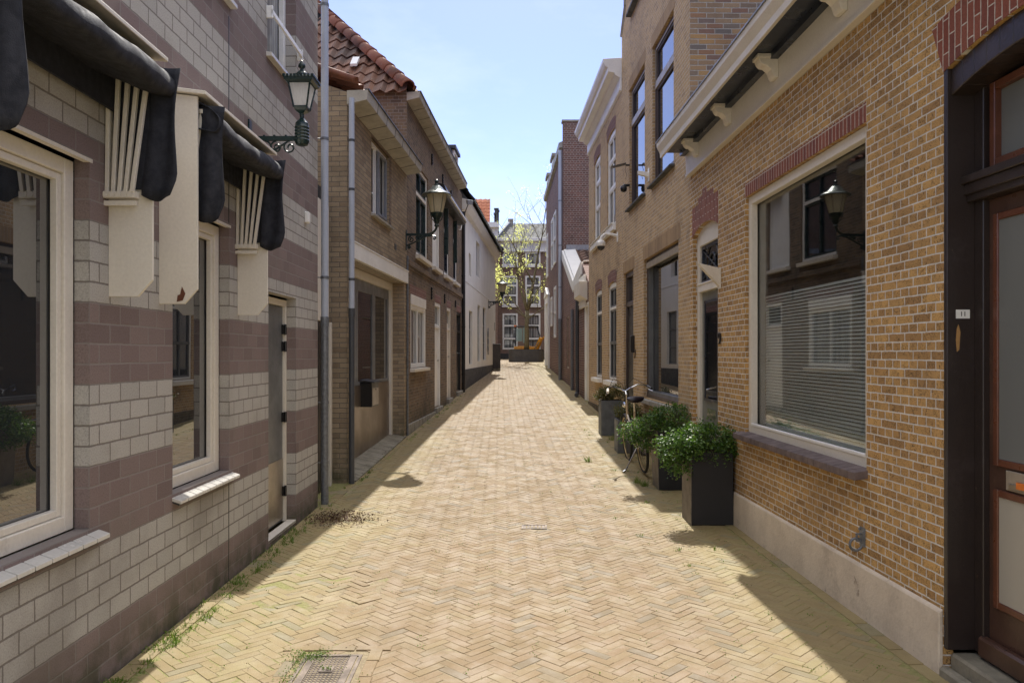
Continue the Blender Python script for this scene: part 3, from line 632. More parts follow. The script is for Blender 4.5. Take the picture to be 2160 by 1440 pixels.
# ---- awnings, folded up
def awning(Y0, Y1, label, rot_patch=False):
    a, b = 0.0, Y1 - Y0
    p = L1.world(LY(Y0), 0, 0); t = thing('awning', label, 'awning', (p.x, p.y, 1.94), L1.rz, 'folded black awnings on the striped brick house')
    zb, zt = 0.0, 1.235
    m = MB(); m.hexa([(a - .03, -.285, zt - .03), (b + .03, -.285, zt - .03), (b + .03, .0, zt + .005), (a - .03, .0, zt + .005)], [(a - .03, -.285, zt - .008), (b + .03, -.285, zt - .008), (b + .03, 0, zt + .03), (a - .03, 0, zt + .03)])
    m.build('top_board', M['cream'], t, bevel=.003)
    for x in (a, b - .018):
        m = MB(); m.prism([(0, zb), (-.15, zb), (-.225, zb + .085), (-.225, zt - .03), (0, zt)], 'x', x, x + .018); m.v = [(v[0], v[1], v[2]) for v in m.v]
        m.build('side_panel', M['cream'], t, bevel=.002)
    for k in range(5):          # folded hoops: two arms and a cross rail each
        m = MB(); yb = -.012 - k * .033; yt = -.02 - k * .052
        for x in (a + .035 + k * .004, b - .060 - k * .004):
            m.hexa([(x, yb - .010, .52), (x + .022, yb - .010, .52), (x + .022, yb + .010, .52), (x, yb + .010, .52)], [(x, yt - .010, 1.14), (x + .022, yt - .010, 1.14), (x + .022, yt + .010, 1.14), (x, yt + .010, 1.14)])
        m.box(a + .04, b - .04, yt - .010, yt + .010, 1.12, 1.145)
        m.build('hoop', M['cream'], t, bevel=.002)
    for x in (a + .03, b - .068):
        m = MB(); m.box(x, x + .038, -.165, 0, .492, .525)
        for k in range(5): m.tube([(x - .004, -.012 - k * .031, .51), (x + .042, -.012 - k * .031, .51)], .016, 8)
        m.box(x + .006, x + .026, -.16, 0, .455, .478); m.build('hinge_bracket', M['cream'], t)
    # fabric: a bulging roll under the board and a hanging flap at each end
    m = MB(); nx, ns = 46, 16; rnd = random.Random(int(Y0 * 100)); ph = [rnd.uniform(0, 6) for _ in range(6)]
    def sect(s, x):
        q = x / b; bul = .007 * math.sin(q * 6 + ph[0] + s * 5) + .003 * abs(math.sin(q * 14 + s * 13 + ph[1])) + .002 * math.sin(q * 31 - s * 17)
        pts = [(-.03, 1.17), (-.12, 1.19), (-.22, 1.18), (-.29, 1.145), (-.34, 1.10), (-.35, 1.05), (-.335, 1.01), (-.29, 1.01), (-.20, 1.03), (-.13, 1.06), (-.08, 1.08), (-.03, 1.09)]
        f = s * (len(pts) - 1); i = min(int(f), len(pts) - 2); t_ = f - i
        y = pts[i][0] * (1 - t_) + pts[i + 1][0] * t_; z = pts[i][1] * (1 - t_) + pts[i + 1][1] * t_
        sag = .028 * math.sin(PI * q) + .008 * math.sin(q * 21 + s * 4)
        return (x, y - bul * (1 if s < .7 else .3), z - sag * (.5 + s * .3) + bul * .6)
    grid = [[sect(j / ns, a + .02 + (b - a - .04) * i / nx) for j in range(ns + 1)] for i in range(nx + 1)]
    n0 = len(m.v); m.v += [p for r_ in grid for p in r_]
    for i in range(nx):
        for j in range(ns):
            A = n0 + i * (ns + 1) + j; m.f.append((A, A + 1, A + ns + 2, A + ns + 1)); m.mi.append(0)
    for x0, sgn in ((a + .050, 1), (b - .012, -1)):     # end flaps with soft folds
        nz, ny = 18, 10; n0 = len(m.v)
        for i in range(nz + 1):
            t_ = i / nz; z = 1.16 - t_ * .65
            y_in = -.16 - .02 * t_; y_out = -.365 + .02 * t_ + .015 * math.sin(t_ * 5)
            if t_ < .25: y_in = -.06 - .11 * t_ / .25
            if t_ > .86: y_out += (t_ - .86) / .14 * .035
            for j in range(ny + 1):
                s_ = j / ny; zz = z - (.03 * math.sin(PI * s_) if i == nz else 0)
                m.v.append((x0 + sgn * (.012 * math.sin(s_ * 9 + t_ * 3 + ph[2]) + .02 * t_), y_in + (y_out - y_in) * s_, zz))
        for i in range(nz):
            for j in range(ny):
                A = n0 + i * (ny + 1) + j; m.f.append((A, A + 1, A + ny + 2, A + ny + 1)); m.mi.append(0)
    o = m.build('fabric', M['fabric'], t, smooth=True); so = o.modifiers.new('solid', 'SOLIDIFY'); so.thickness = .006
    for (x0, x1) in ((b - .034, b - .024), (a + .022, a + .030)): m = MB(); m.box(x0, x1, -.215, -.03, .54, 1.16); m.build('inner_fabric', M['fabric'], t)
    m = MB(); m.box(a + .03, b - .034, -.05, -.035, .93, 1.16); m.build('back_fabric', M['fabric'], t)
    if rot_patch:
        m = MB(); m.prism([(-.105, .012), (-.14, .02), (-.155, .06), (-.135, .10), (-.125, .055), (-.11, .05)], 'x', a - .0025, a + .0); m.build('rotten_patch', M['mahog'], t)
    return t
awning(2.57, 3.87, 'folded black awning over the window nearest the camera')
awning(4.41, 5.71, 'folded black awning beside the square wall lantern, its cream side board rotten at the foot', True)

# ---- wall lanterns
def scroll(m, cx, cz, r0, turns, a0, sgn=1, th=.007, y=0):
    pts = []; n_ = int(26 * turns)
    for i in range(n_ + 1):
        t_ = i / n_; r_ = r0 * (1 - .8 * t_); A = a0 + sgn * t_ * turns * 2 * PI; pts.append((cx + r_ * math.cos(A), y, cz + r_ * math.sin(A)))
    m.tube(pts, th, 6)
def square_lantern(p, rz):
    t = thing('wall_lantern', 'square green black lantern with white panes on a scrolled bracket on the banded brick wall', 'lantern', p, rz)
    m = MB(); m.box(-.012, .012, -.03, .03, -.14, .15); m.box(0, .40, -.014, .014, -.012, .022)
    for x in (.12, .2, .29): m.box(x - .008, x + .008, -.012, .012, .022, .032)
    for cx, r_, a0, sg in ((.32, .052, PI / 2, 1), (.215, .05, PI / 2, 1), (.125, .055, PI / 2, -1), (.19, .03, 0, 1), (.06, .045, PI / 2, 1)):
        scroll(m, cx, -.012 - r_ - (.06 if r_ == .03 else 0), r_, 1.35, a0, sg)
    m.tube([(.0, 0, -.135), (.06, 0, -.13), (.14, 0, -.11), (.22, 0, -.07), (.30, 0, -.02)], .008, 6)
    m.build('bracket', M['teal'], t, smooth='auto')
    m = MB(); m.lathe((.415, 0, 0), [(.02, -.055), (.045, -.045), (.056, -.02)] + [q for k in range(5) for q in ((.058, -.01 + k * .025), (.052, .002 + k * .025))] + [(.05, .125), (.028, .15), (.016, .165), (.018, .20)], 16); m.build('post', M['teal'], t, smooth='auto')
    c = (.415, 0, 0); k45 = PI / 4
    m = MB(); m.lathe(c, [(.03, .195), (.085, .225), (.105, .255), (.10, .27)], 4, k45)
    for k in range(4):
        A = k * PI / 2 + k45; m.tube([(c[0] + .098 * math.cos(A), .098 * math.sin(A), .25), (c[0] + .165 * math.cos(A), .165 * math.sin(A), .515)], .010, 4)
    m.lathe(c, [(.175, .50), (.18, .525), (.17, .53)], 4, k45); m.build('cage', M['teal'], t)
    m = MB(); m.lathe(c, [(.092, .27), (.158, .51)], 4, k45, cap=False); m.build('glass', M['milk_w'], t)
    m = MB(); m.lathe(c, [(.18, .505), (.218, .525), (.222, .555), (.19, .575), (.10, .60), (.075, .62)], 4, k45)
    for s_ in range(4):
        A = s_ * PI / 2; dx, dy = math.cos(A), math.sin(A)
        for k in range(9):
            q = -.15 + k * .0375; x, y = c[0] + dx * .156 - dy * q, dy * .156 + dx * q; m.box(x - .012, x + .012, y - .012, y + .012, .555, .578)
    m.build('roof', M['teal'], t)
    m = MB(); m.lathe(c, [(.07, .60), (.075, .62), (.045, .65), (.022, .67), (.018, .69), (.04, .705), (.038, .73), (.012, .765), (.002, .785)], 12); m.build('finial', M['teal'], t, smooth=True)
    for ch in t.children:
        if ch.name.split('.')[0] in ('cage', 'glass', 'roof', 'finial'): ch.scale = (.72, .72, .72); ch.location = (.415 * .28, 0, .2 * .28)
    return t
p = L1.world(LY(5.95), 0, 0)
square_lantern((p.x, p.y, 3.33), L1.rz - PI / 2)

def hat_lantern(p, rz, label):
    t = thing('wall_lantern', label, 'lantern', p, rz, 'round lanterns with bell hats on scrolled brackets')
    m = MB(); m.box(-.012, .014, -.035, .035, -.20, .14); m.box(0, .42, -.014, .014, .045, .085)
    m.tube([(.01, 0, -.12), (.10, 0, -.09), (.22, 0, -.03), (.34, 0, .03), (.44, 0, .045), (.50, 0, .03), (.515, 0, 0), (.49, 0, -.02), (.47, 0, .0)], .014, 6)
    m.tube([(.36, 0, .065), (.45, 0, .085), (.50, 0, .13), (.53, 0, .19)], .02, 8)
    for cx, cz, r_, a0, sg in ((.09, -.015, .055, PI / 2, 1), (.19, .015, .035, PI / 2, -1), (.26, .03, .024, PI / 2, 1), (.05, -.15, .028, PI / 2, -1), (.33, .04, .016, 0, 1)): scroll(m, cx, cz, r_, 1.5, a0, sg, .010)
    m.build('bracket', M['teal'], t, smooth='auto')
    c = (.53, 0, .19)
    m = MB(); m.lathe(c, [(.028, 0), (.045, .02), (.03, .05), (.045, .07), (.05, .12), (.06, .135)], 12)
    for k in range(4):
        A = k * PI / 2 + .5; ca, sa = math.cos(A), math.sin(A)
        m.tube([(c[0] + .03 * ca, .03 * sa, c[2] + .08), (c[0] + .085 * ca, .085 * sa, c[2] + .13), (c[0] + .105 * ca, .105 * sa, c[2] + .19), (c[0] + .115 * ca, .115 * sa, c[2] + .24)], .008, 6)
    m.lathe(c, [(.03, .12), (.06, .15), (.095, .19), (.108, .235), (.10, .245)], 16); m.build('cup', M['teal'], t, smooth='auto')
    m = MB(); m.lathe(c, [(.102, .24), (.125, .33), (.150, .44), (.172, .54)], 24, cap=False); m.build('glass', M['milk'], t, smooth=True)
    m = MB()
    for k in range(6):
        A = k * PI / 3 + .3; m.tube([(c[0] + .106 * math.cos(A), .106 * math.sin(A), c[2] + .24), (c[0] + .176 * math.cos(A), .176 * math.sin(A), c[2] + .545)], .004, 5)
    m.build('cage', M['teal'], t)
    m = MB(); m.lathe(c, [(.17, .54), (.252, .53), (.256, .545), (.235, .565), (.175, .59), (.125, .63), (.095, .67), (.06, .70), (.02, .715)], 28); m.build('hat', M['hat'], t, smooth=True)
    m = MB(); m.lathe(c, [(.045, .70), (.05, .72), (.02, .735), (.015, .75), (.035, .765), (.03, .785), (.006, .81)], 10); m.build('finial', M['teal'], t, smooth=True)
    return t
M['hat'] = pmat('lantern_hat_metal', (.20, .22, .21), .3, metal=.7, var=.1)

# ---- downpipes
def downpipe(x, y, z0, z1, r, mat, label, split=None, mat2=None, standoff=(-.06, 0), foot=None, clips=(1.0, 2.4, 3.8)):
    t = thing('downpipe', label, 'downpipe', (x, y, z0), 0)
    def seg(a, b, mt, nm='pipe', rr=r):
        m = MB(); m.tube([(0, 0, a), (0, 0, b)], rr, 20); return m.build(nm, mt, t, smooth='auto')
    H_ = z1 - z0
    if split: seg(0, split, mat2, 'lower_pipe', r * 1.0); seg(split, H_, mat, 'upper_pipe', r * .97); seg(split - .04, split + .06, mat2, 'collar', r * 1.12)
    else: seg(0, H_, mat)
    for z in clips:
        if z < H_:
            m = MB(); m.tube([(0, 0, z), (0, 0, z + .03)], r * 1.1, 20); m.tube([(0, 0, z + .015), (standoff[0], standoff[1], z + .015)], .006, 6); m.build('clip', mat2 or mat, t, smooth='auto')
    if foot:
        m = MB(); m.tube([(0, 0, .12), (0, 0, .05), (foot[0] * .4, foot[1] * .4, .01), (foot[0], foot[1], 0)], r * 1.05, 14); m.build('shoe', mat2 or mat, t, smooth='auto')
    return t
p = at(685, 1072, 8.22)
downpipe(p.x, p.y, gz(8.2) - .01, 8.0, .041, M['pvc'], 'pale grey downpipe with galvanised foot at the corner of the striped house', 1.98, M['galv'], (-.12, -.05), clips=(.45, 1.1, 2.45, 3.95, 5.4))
p = at(740, 1010, 9.30)
downpipe(p.x + .01, p.y, gz(9.3) - .01, 4.78, .036, M['pvc'], 'pale grey downpipe in front of the garage pier, second from the camera', 2.1, M['pipe_dk'], (-.02, .08), clips=(1.1, 2.5, 3.6, 4.2))

# ---- passage gate between the two houses
t = thing('passage_gate', 'dark gate with a cream post in the gap between the first two left houses', 'gate', (-2.10, 8.12, .03), 0)
m = MB(); m.box(-.03, .05, 1.05, 1.14, 0, 2.0); m.box(-.03, .03, .02, .10, 0, 3.9); m.box(-.03, .03, .10, 1.05, 2.0, 3.4); m.build('frame', M['cream'], t, bevel=.004)
m = MB(); m.box(-.015, .015, .10, 1.05, .02, 1.99)
for k in range(8): m.box(.015, .02, .10 + k * .118, .105 + k * .118 + .1, .04, 1.97)
m.build('panel', M['black'], t)
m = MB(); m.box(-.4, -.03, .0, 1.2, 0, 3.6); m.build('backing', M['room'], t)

# ---- garage house
L2 = Wall((-1.88, 9.34), (-1.604, 13.03), .05)
b2 = thing('garage_house', 'left house of grey yellow brick with grey garage doors under a white beam', 'house', L2.loc(), L2.rz)
ua, za = L2.uz(783.5, 448); ub, zb_ = L2.uz(821, 467); zt_ = L2.uz(785, 291)[1]
GO = dict(u0=.17, u1=L2.u(852), z0=-.1, z1=2.99, d=.24); WO = dict(u0=ua, u1=ub, z0=za, z1=zt_, d=.09)
m = MB(); wall_panel(m, 0, L2.len, -.2, 4.82, [GO, WO]); shell(m, 0, L2.len, -.2, 4.82, 5)
m.box(-.001, .0, 0, 1, 0, 0); m.build('wall', M['b_garage'], b2)
m = MB(); m.box(.10, L2.len - .02, -.035, .03, 2.80, 3.0); m.box(.09, L2.len - .01, -.045, .03, 3.0, 3.018)
for k in range(9): m.lathe((.3 + k * .38, -.036, 2.9), [(.007, -.005), (.007, .005)], 6)
bm_ = m.build('lintel_beam', M['white'], b2, bevel=.003); bm_['label'] = 'white beam across the garage opening'
m = MB(); m.box(.12, L2.len - .06, .03, .24, 2.785, 2.797); m.build('soffit_board', M['taupe'], b2)
m = MB(); m.box(WO['u0'] - .0, WO['u1'] + .14, -.002, .02, zt_ + .0, zt_ + .2); m.box(WO['u1'] + .002, WO['u1'] + .14, -.003, .02, za - .05, zt_ + .2); m.build('brick_surround', M['b_dark'], b2)
w_ = window(b2, ua, ub, za, zt_, .10, (M['white'], M['glass_m']), fw=.05, vs=(.42,), label='white window with a grey blue casement ajar')
m = MB(); A, B = ua + (ub - ua) * .48, ub - .06; m.box(A, A + .04, .02, .06, za + .06, zt_ - .06); m.box(B - .04, B, .02, .06, za + .06, zt_ - .06); m.box(A + .04, B - .04, .02, .06, za + .06, za + .1); m.box(A + .04, B - .04, .02, .06, zt_ - .1, zt_ - .06)
m.build('casement', M['zinc'], w_, bevel=.003)
sill(w_, ua, ub + .05, za - .05, za - .002, -.06, M['stone'], over=.03)
uu, zz = L2.uz(834, 521); m = MB(); m.box(uu - .07, uu + .07, -.006, .01, zz - .05, zz + .05)
for i in range(3):
    for j in range(3): m.box(uu - .055 + i * .04, uu - .03 + i * .04, -.009, 0, zz - .035 + j * .026, zz - .02 + j * .026)
m.build('vent_grille', M['pipe_dk'], b2)
# garage doors
u0, u1 = GO['u0'] + .0, GO['u1']; zt = 2.66; dep = .24
m = MB(); m.box(u0, u0 + .09, dep - .03, dep + .03, -.02, zt + .12); m.box(u1 - .11, u1, dep - .05, dep + .03, .05, zt + .12); m.box(u0 + .09, u1 - .11, dep - .05, dep + .03, zt, zt + .12)
gd = m.build('garage_door', M['cream'], b2, bevel=.004); gd['label'] = 'grey garage doors with tall glass lights over brown metal sheet'
uL = [L2.u(x, dep) for x in (748, 766, 771, 793, 797, 812)]; m = MB(); U0, U1 = u0 + .09, u1 - .11; zs_ = 1.20
m.box(U0, U1, dep - .005, dep + .03, zt - .16, zt); m.box(U0, U1, dep - .005, dep + .03, zs_ - .05, zs_ + .0)
edges = [U0] ; nL = 3; wd = (U1 - U0) / nL
for k in range(nL):
    a = U0 + k * wd; m.box(a, a + .09, dep - .005, dep + .03, zs_, zt - .16); m.box(a + wd - .09, a + wd - .004, dep - .005, dep + .03, zs_, zt - .16)
m.build('door_frame', M['slate_p'] if 'slate_p' in M else pmat('slate_grey_paint', (.17, .175, .18), .4), gd, bevel=.004)
for k in range(nL):
    a = U0 + k * wd; m = MB(); m.box(a + .09, a + wd - .09, dep + .012, dep + .02, zs_, zt - .16); m.build('pane', M['glass'], gd)
m = MB(); m.box(U0, U1, dep - .012, dep + .02, .02, zs_ - .05); m.build('metal_sheet', M['bronze_s'] if 'bronze_s' in M else M['steel_d'] if 'steel_d' in M else M['bronze2'] if 'bronze2' in M else pmat('brown_metal_sheet', (.24, .19, .15), .33, metal=.65, var=.15, scale=2), gd)
# gutter and tiled roof
def box_gutter(parent, u0, u1, zbot, h, proj, mat, joints, name='gutter'):
    m = MB(); m.prism([(0.0, zbot + .0), (-proj, zbot + .05), (-proj - .015, zbot + h), (-proj + .03, zbot + h), (-proj + .045, zbot + .09), (0.0, zbot + .07)], 'x', u0, u1)
    m.prism([(0, zbot), (-proj, zbot + .05), (-proj - .015, zbot + h), (0, zbot + h)], 'x', u0 - .012, u0); m.prism([(0, zbot), (-proj, zbot + .05), (-proj - .015, zbot + h), (0, zbot + h)], 'x', u1, u1 + .012)
    o = m.build(name, mat, parent, bevel=.003)
    for k in range(1, joints):
        m = MB(); x = u0 + (u1 - u0) * k / joints; m.prism([(.0, zbot - .004), (-proj - .003, zbot + .046), (-proj - .019, zbot + h + .002), (-proj - .01, zbot + h)], 'x', x - .004, x + .004); m.build('joint', M['dark_grey'], o)
    m = MB(); m.box(u0 - .01, u1 + .01, -proj - .03, -proj + .03, zbot + h + .001, zbot + h + .016); m.build('rim', M['pipe_dk'], o)
    return o
box_gutter(b2, -.02, L2.len - .0, 4.66, .17, .25, M['gutter'], 7)
m = MB(); pantiles(m, (-.05, -.10, 4.935), (1, 0, 0), (0, .93, .34), L2.len + .1, 5.0); rf = m.build('roof', M['tile_r'], b2, smooth='auto', recalc=False)
m = MB(); pts = [(-.03, -.1 + k * .35, 4.97 + k * .35 * .365) for k in range(12)]
m.tube(pts, .035, 8); m.build('verge', M['tile_r'], rf, smooth=True)
m = MB(); m.prism([(0, 4.82), (5, 4.82), (5, 6.65)], 'x', 0.0, L2.len); m.build('roof_base', M['b_garage'], b2)
# side wall facing the camera (end wall towards the gap)
# letter box
p = L2.world(L2.u(772, .2), .235, 0); uu, zz = L2.uz(772, 815, .05)
t = thing('letter_box', 'black letter box with a pale brown door on the garage front', 'letter box', (p.x, p.y, L2.zb + .84), L2.rz)
m = MB(); m.box(-.20, .20, -.17, 0, 0, .35); m.build('body', M['black'], t, bevel=.006)
m = MB(); m.hexa([(-.22, -.215, .345), (.22, -.215, .345), (.22, 0, .375), (-.22, 0, .375)], [(-.22, -.215, .358), (.22, -.215, .358), (.22, 0, .39), (-.22, 0, .39)]); m.build('lid', M['dark_grey'], t)
m = MB(); m.box(-.18, .18, -.178, -.170, .02, .27); fd = m.build('front_door', M['taupe'], t, bevel=.003); m = MB(); m.lathe((0, -.18, .245), [(.008, -.008), (.008, .008)], 8); m.build('lock', M['black'], fd)
# slab
a0, a1 = L2.world(.02, 0, 0), L2.world(L2.len - .2, 0, 0); m = MB()
i0, i1 = L2.world(.17, .24, 0), L2.world(L2.len - .2, .24, 0); o0, o1 = L2.world(.05, -.09, 0), L2.world(L2.len - .15, -.03, 0)
def gv(p, dz): return (p.x, p.y, gz(p.y) + dz)
nn = 12
for k in range(nn):
    f0, f1 = k / nn, (k + 1) / nn - .003; A, B = o0.lerp(o1, f0), o0.lerp(o1, f1); C, D_ = i0.lerp(i1, f1), i0.lerp(i1, f0)
    m.hexa([gv(A, -.06), gv(B, -.06), gv(C, -.06), gv(D_, -.06)], [gv(A, .022), gv(B, .022), gv(C, .075), gv(D_, .075)])
sb = m.build('garage_slab', M['slab']); tag(sb, kind='structure')
p = L2.world(L2.len - .06, 0, 0); hat_lantern((p.x, p.y, 3.62), L2.rz - PI / 2, 'large round lantern with bell hat beside the garage beam')
m = MB(); pp = L2.world(L2.len - .03, -.02, 0); m.tube([(0, 0, 0), (0, 0, 3.1)], .018, 8); o = m.build('cable_pipe', M['galv'], None, smooth='auto'); o.location = (pp.x, pp.y, gz(13) - .02); tag(o, 'thin grey pipe between the garage house and the dark brick house', 'pipe')

# ---- old dark brick house
L3 = Wall((-1.604, 13.03), (-1.05, 21.0), .25)
b3 = thing('dark_brick_house', 'old dark brown brick house with white doors and tall white windows, orange tiled hip roof', 'house', L3.loc(), L3.rz)
def rect3(W, xl, xr, yt, yb, at_x=None):
    """opening from photo columns xl..xr; top and bottom rows read at column at_x"""
    u0, u1 = W.u(xl), W.u(xr); x = at_x if at_x is not None else xl
    return u0, u1, W.uz(x, yb)[1], W.uz(x, yt)[1]
O3 = {}
O3['low'] = rect3(L3, 866, 897.5, 620, 776, 867); O3['d1'] = rect3(L3, 917, 929.5, 636, 888, 917); O3['d2'] = rect3(L3, 942.5, 951, 647, 848, 951); O3['d3'] = rect3(L3, 963, 972, 658, 832, 972)
O3['u1'] = rect3(L3, 877.5, 903, 345, 536, 879); O3['u2'] = rect3(L3, 912, 925.5, 366, 556, 913); O3['u3'] = rect3(L3, 936.5, 947, 418, 577, 937); O3['u4'] = rect3(L3, 956, 964, 445, 588, 957)
ztop3 = O3['u1'][3]; zu = O3['u1'][2]
for k in ('u2', 'u3', 'u4'): O3[k] = (O3[k][0], O3[k][1], zu, ztop3)
for k in ('d1', 'd2', 'd3'): O3[k] = (O3[k][0], O3[k][1], (gz(L3.world(O3[k][0], 0, 0).y) - .25) + .12, O3['d1'][3])
ops = [dict(u0=v[0], u1=v[1], z0=v[2], z1=v[3], d=.12) for v in O3.values()]
EV = 5.80
m = MB(); wall_panel(m, 0, L3.len, -.4, EV, ops); shell(m, 0, L3.len, -.4, EV, 6); m.build('wall', M['b_dark'], b3)
a, b, c, d = O3['low']; lw = (d - c) * .14
w_ = window(b3, a, b, c, d - lw, .05, (M['white'], M['glass_c'], M['white']), fw=.05, vs=(.5,), sashw=.03, label='white two light window beside the doors')
m = MB(); m.box(a + .002, b - .002, -.015, .1, d - lw, d - .002); m.build('shutter_box', M['white'], w_, bevel=.004)
sill(w_, a, b, c - .07, c - .002, -.09, M['stone_w'] if 'stone_w' in M else M['cream'], over=.05)
for k, nm in (('d1', 'white door left of the red lintel, nearest the wide window'), ('d2', 'cream door between two anchors'), ('d3', 'black door at the far end')):
    a, b, c, d = O3[k]; mt = {'d1': M['white'], 'd2': M['cream'], 'd3': M['black']}[k]
    m = MB(); m.box(a, a + .07, .01, .10, c, d); m.box(b - .07, b, .01, .10, c, d); m.box(a + .07, b - .07, .01, .10, d - .08, d); m.box(a + .07, b - .07, .02, .09, d - .55, d - .49)
    dd = m.build('door', mt, b3, bevel=.004); dd['label'] = nm
    m = MB(); m.box(a + .07, b - .07, .06, .10, c, d - .55)
    for j in range(2): m.box(a + .14, b - .14, .05, .06, c + .2 + j * .9, c + .9 + j * .9)
    m.build('leaf', mt, dd, bevel=.003); m = MB(); m.box(a + .07, b - .07, .07, .08, d - .49, d - .08); m.build('pane', M['glass'], dd)
    m = MB(); m.tube([(b - .13, .02, c + 1.0), (b - .13, .06, c + 1.0)], .02, 8); m.build('handle', M['chrome'], dd)
    m = MB(); m.box(a - .03, b + .03, -.06, .12, c - .14, c - .004); m.build('step', M['stone'], b3, bevel=.008)
    arch_mb(a, b, d + .001, 0.0, .17, flare=.03).build('red_lintel', M['b_archd'], b3)
for k in ('u1', 'u2', 'u3', 'u4'):
    a, b, c, d = O3[k]
    if k == 'u1':
        w_ = window(b3, a, b, c, d, .08, (M['white'], M['glass_m'], M['teal']), fw=.06, hs=(.70,), vs=(.5,), sashw=.045, label='white window with dark green sashes above the lantern')
    elif k == 'u2':
        w_ = window(b3, a, b, c, d, .03, (M['white'], M['white']), fw=.03, ft=.03, label='window closed by a white board')
    else: w_ = window(b3, a, b, c, d, .07, (M['white'], M['glass_m'], M['navy']), fw=.07, hs=(.62,), sashw=.05, label='tall white sash window by the black awning box')
    sill(w_, a, b, c - .09, c - .002, -.09, M['cream'], over=.05)
    if k in ('u3', 'u4'):
        m = MB(); m.box(a - .03, a + .02, -.10, -.01, c + .45, c + 1.5); m.build('shutter', M['teal'], w_)
a, b, c, d = O3['low']; arch_mb(a - .05, b + .05, d + .001, 0, .17, flare=.04).build('red_lintel', M['b_archd'], b3)
zb0 = L3.uz(866, 564)[1]; m = MB(); m.box(.03, L3.len - .02, -.045, .01, zb0, zb0 + .11); m.box(.03, L3.len - .02, -.02, .01, zb0 - .05, zb0); m.build('belt_course', M['b_dark'], b3, bevel=.006)
def anchors(W, lst, bld):
    for x, y0, y1 in lst:
        u_, zA = W.uz(x, y0); zB = W.uz(x, y1)[1]; m = MB(); m.box(u_ - .018, u_ + .018, -.03, -.004, zB, zA)
        for q in range(4): zz = zB + (zA - zB) * (q + .5) / 4; m.box(u_ - .03, u_ + .03, -.04, -.008, zz - .012, zz + .012)
        m.build('wall_anchor', M['black'], bld)
cu_, cz_ = L3.uz(965, 484); cu2, cz2 = L3.uz(973, 456); m = MB(); m.tube([(cu_, -.03, cz_), (cu_ + .3, -.05, cz_ + .04), (cu2 - .15, -.06, cz_ + .35), (cu2, -.05, cz2)], .009, 5); m.build('cable', M['pure'], b3)
anchors(L3, [(909.5, 325, 348), (932.5, 368, 390), (909, 606, 632), (936.5, 620, 640), (959.5, 634, 648), (950, 402, 418)], b3)
m = MB(); m.box(0.0, L3.len, -.035, .0, -.3, .18); m.build('base_course', M['stone'], b3)
box_gutter(b3, 0.0, L3.len - .9, EV - .06, .15, .22, M['gutter'], 13)
# hip roof
zr = EV + .10; rise = 1.08
m = MB(); hipk = lambda c_: c_.y > (c_.x + .12) * 1.0 - .12 and c_.y < 5
# slope facing the street
sl_ = Vector((0, 1, rise)).normalized()
m = MB(); pantiles(m, (-.1, -.08, zr + .11), (1, 0, 0), sl_, L3.len + .1, 4.4, keep=lambda c_: c_.x > c_.y + .02)
rf = m.build('roof', M['tile'], b3, smooth='auto', recalc=False)
m = MB(); sl2 = Vector((1, 0, rise)).normalized()
pantiles(m, (-.08, 6.2, zr - .02), (0, -1, 0), sl2, 6.4, 4.4, keep=lambda c_: c_.y > c_.x + .04)
hp = m.build('hip_end_tiles', M['tile'], rf, smooth='auto', recalc=False)
m = MB(); ridge(m, (-.10, -.04, zr + .04), (2.78, 2.84, zr + .04 + 2.88 * rise)); m.build('hip_tiles', M['tile_r'], rf, smooth=True)
m = MB(); m.hexa([(0, 0, EV), (L3.len, 0, EV), (L3.len, 6, EV), (0, 6, EV)], [(2.85, 2.9, EV + 3.35), (L3.len, 2.9, EV + 3.35), (L3.len, 3.1, EV + 3.35), (2.85, 3.1, EV + 3.35)]); m.build('roof_base', M['room'], rf)
m = MB(); m.box(-.01, .0, -.002, 6, EV, EV + .12)
pl = m.build('parapet', M['b_dark'], b3)
m = MB(); A_ = at(753, 150, 14.0); m2 = None
u_ = .55; m.hexa([(.42, 1.1, zr + .62), (.62, 1.1, zr + .80), (.62, .98, zr + .80), (.42, .98, zr + .62)], [(.40, 1.1, zr + .66), (.60, 1.1, zr + .86), (.60, .98, zr + .86), (.40, .98, zr + .66)]); m.build('lime_patch', M['pure'], rf)
# black awning box, dormer, floodlight, black downpipe
u0, z0_ = L3.uz(932, 402, -.15); u1, z1_ = L3.uz(977, 470, -.15); pw = L3.world(u0, 0, z0_ - .1)
t = thing('awning_box', 'closed black awning box high on the dark brick house', 'awning', pw, L3.rz)
m = MB(); Lb = u1 - u0; m.prism([(0, .0), (-.2, .02), (-.24, .12), (-.2, .24), (0, .28)], 'x', 0, Lb); m.build('casing', M['black'], t, bevel=.01)
m = MB(); m.box(.02, Lb - .02, -.262, -.225, .08, .115); m.build('front_rail', M['pure'], t)
pw = L3.world(L3.len - 1.35, 1.0, 0)
t = thing('dormer', 'small white dormer on the far end of the dark brick roof', 'dormer', (pw.x, pw.y, 6.35), L3.rz)
m = MB(); m.box(0, .9, -.9, .8, -.5, .62); m.build('cheek', M['slate'], t); m = MB(); m.box(-.06, .96, -1.0, .8, .62, .70); m.build('roof', M['dark_grey'], t); window(t, .05, .85, -.1, .6, -.90, (M['white'], M['glass']), fw=.06)
pw = at(990, 427, 20.6); t = thing('floodlight', 'small grey floodlight on a stalk above the white wall', 'floodlight', pw, .3)
m = MB(); m.hexa([(-.06, -.05, -.07), (.08, -.05, -.07), (.08, .06, -.05), (-.06, .06, -.05)], [(-.08, -.06, .07), (.1, -.06, .05), (.1, .08, .04), (-.08, .08, .07)]); m.build('housing', M['zinc'], t, bevel=.01)
m = MB(); m.tube([(-.03, 0, -.05), (-.10, .05, -.25), (-.16, .1, -.6)], .012, 6); m.build('arm', M['black'], t)
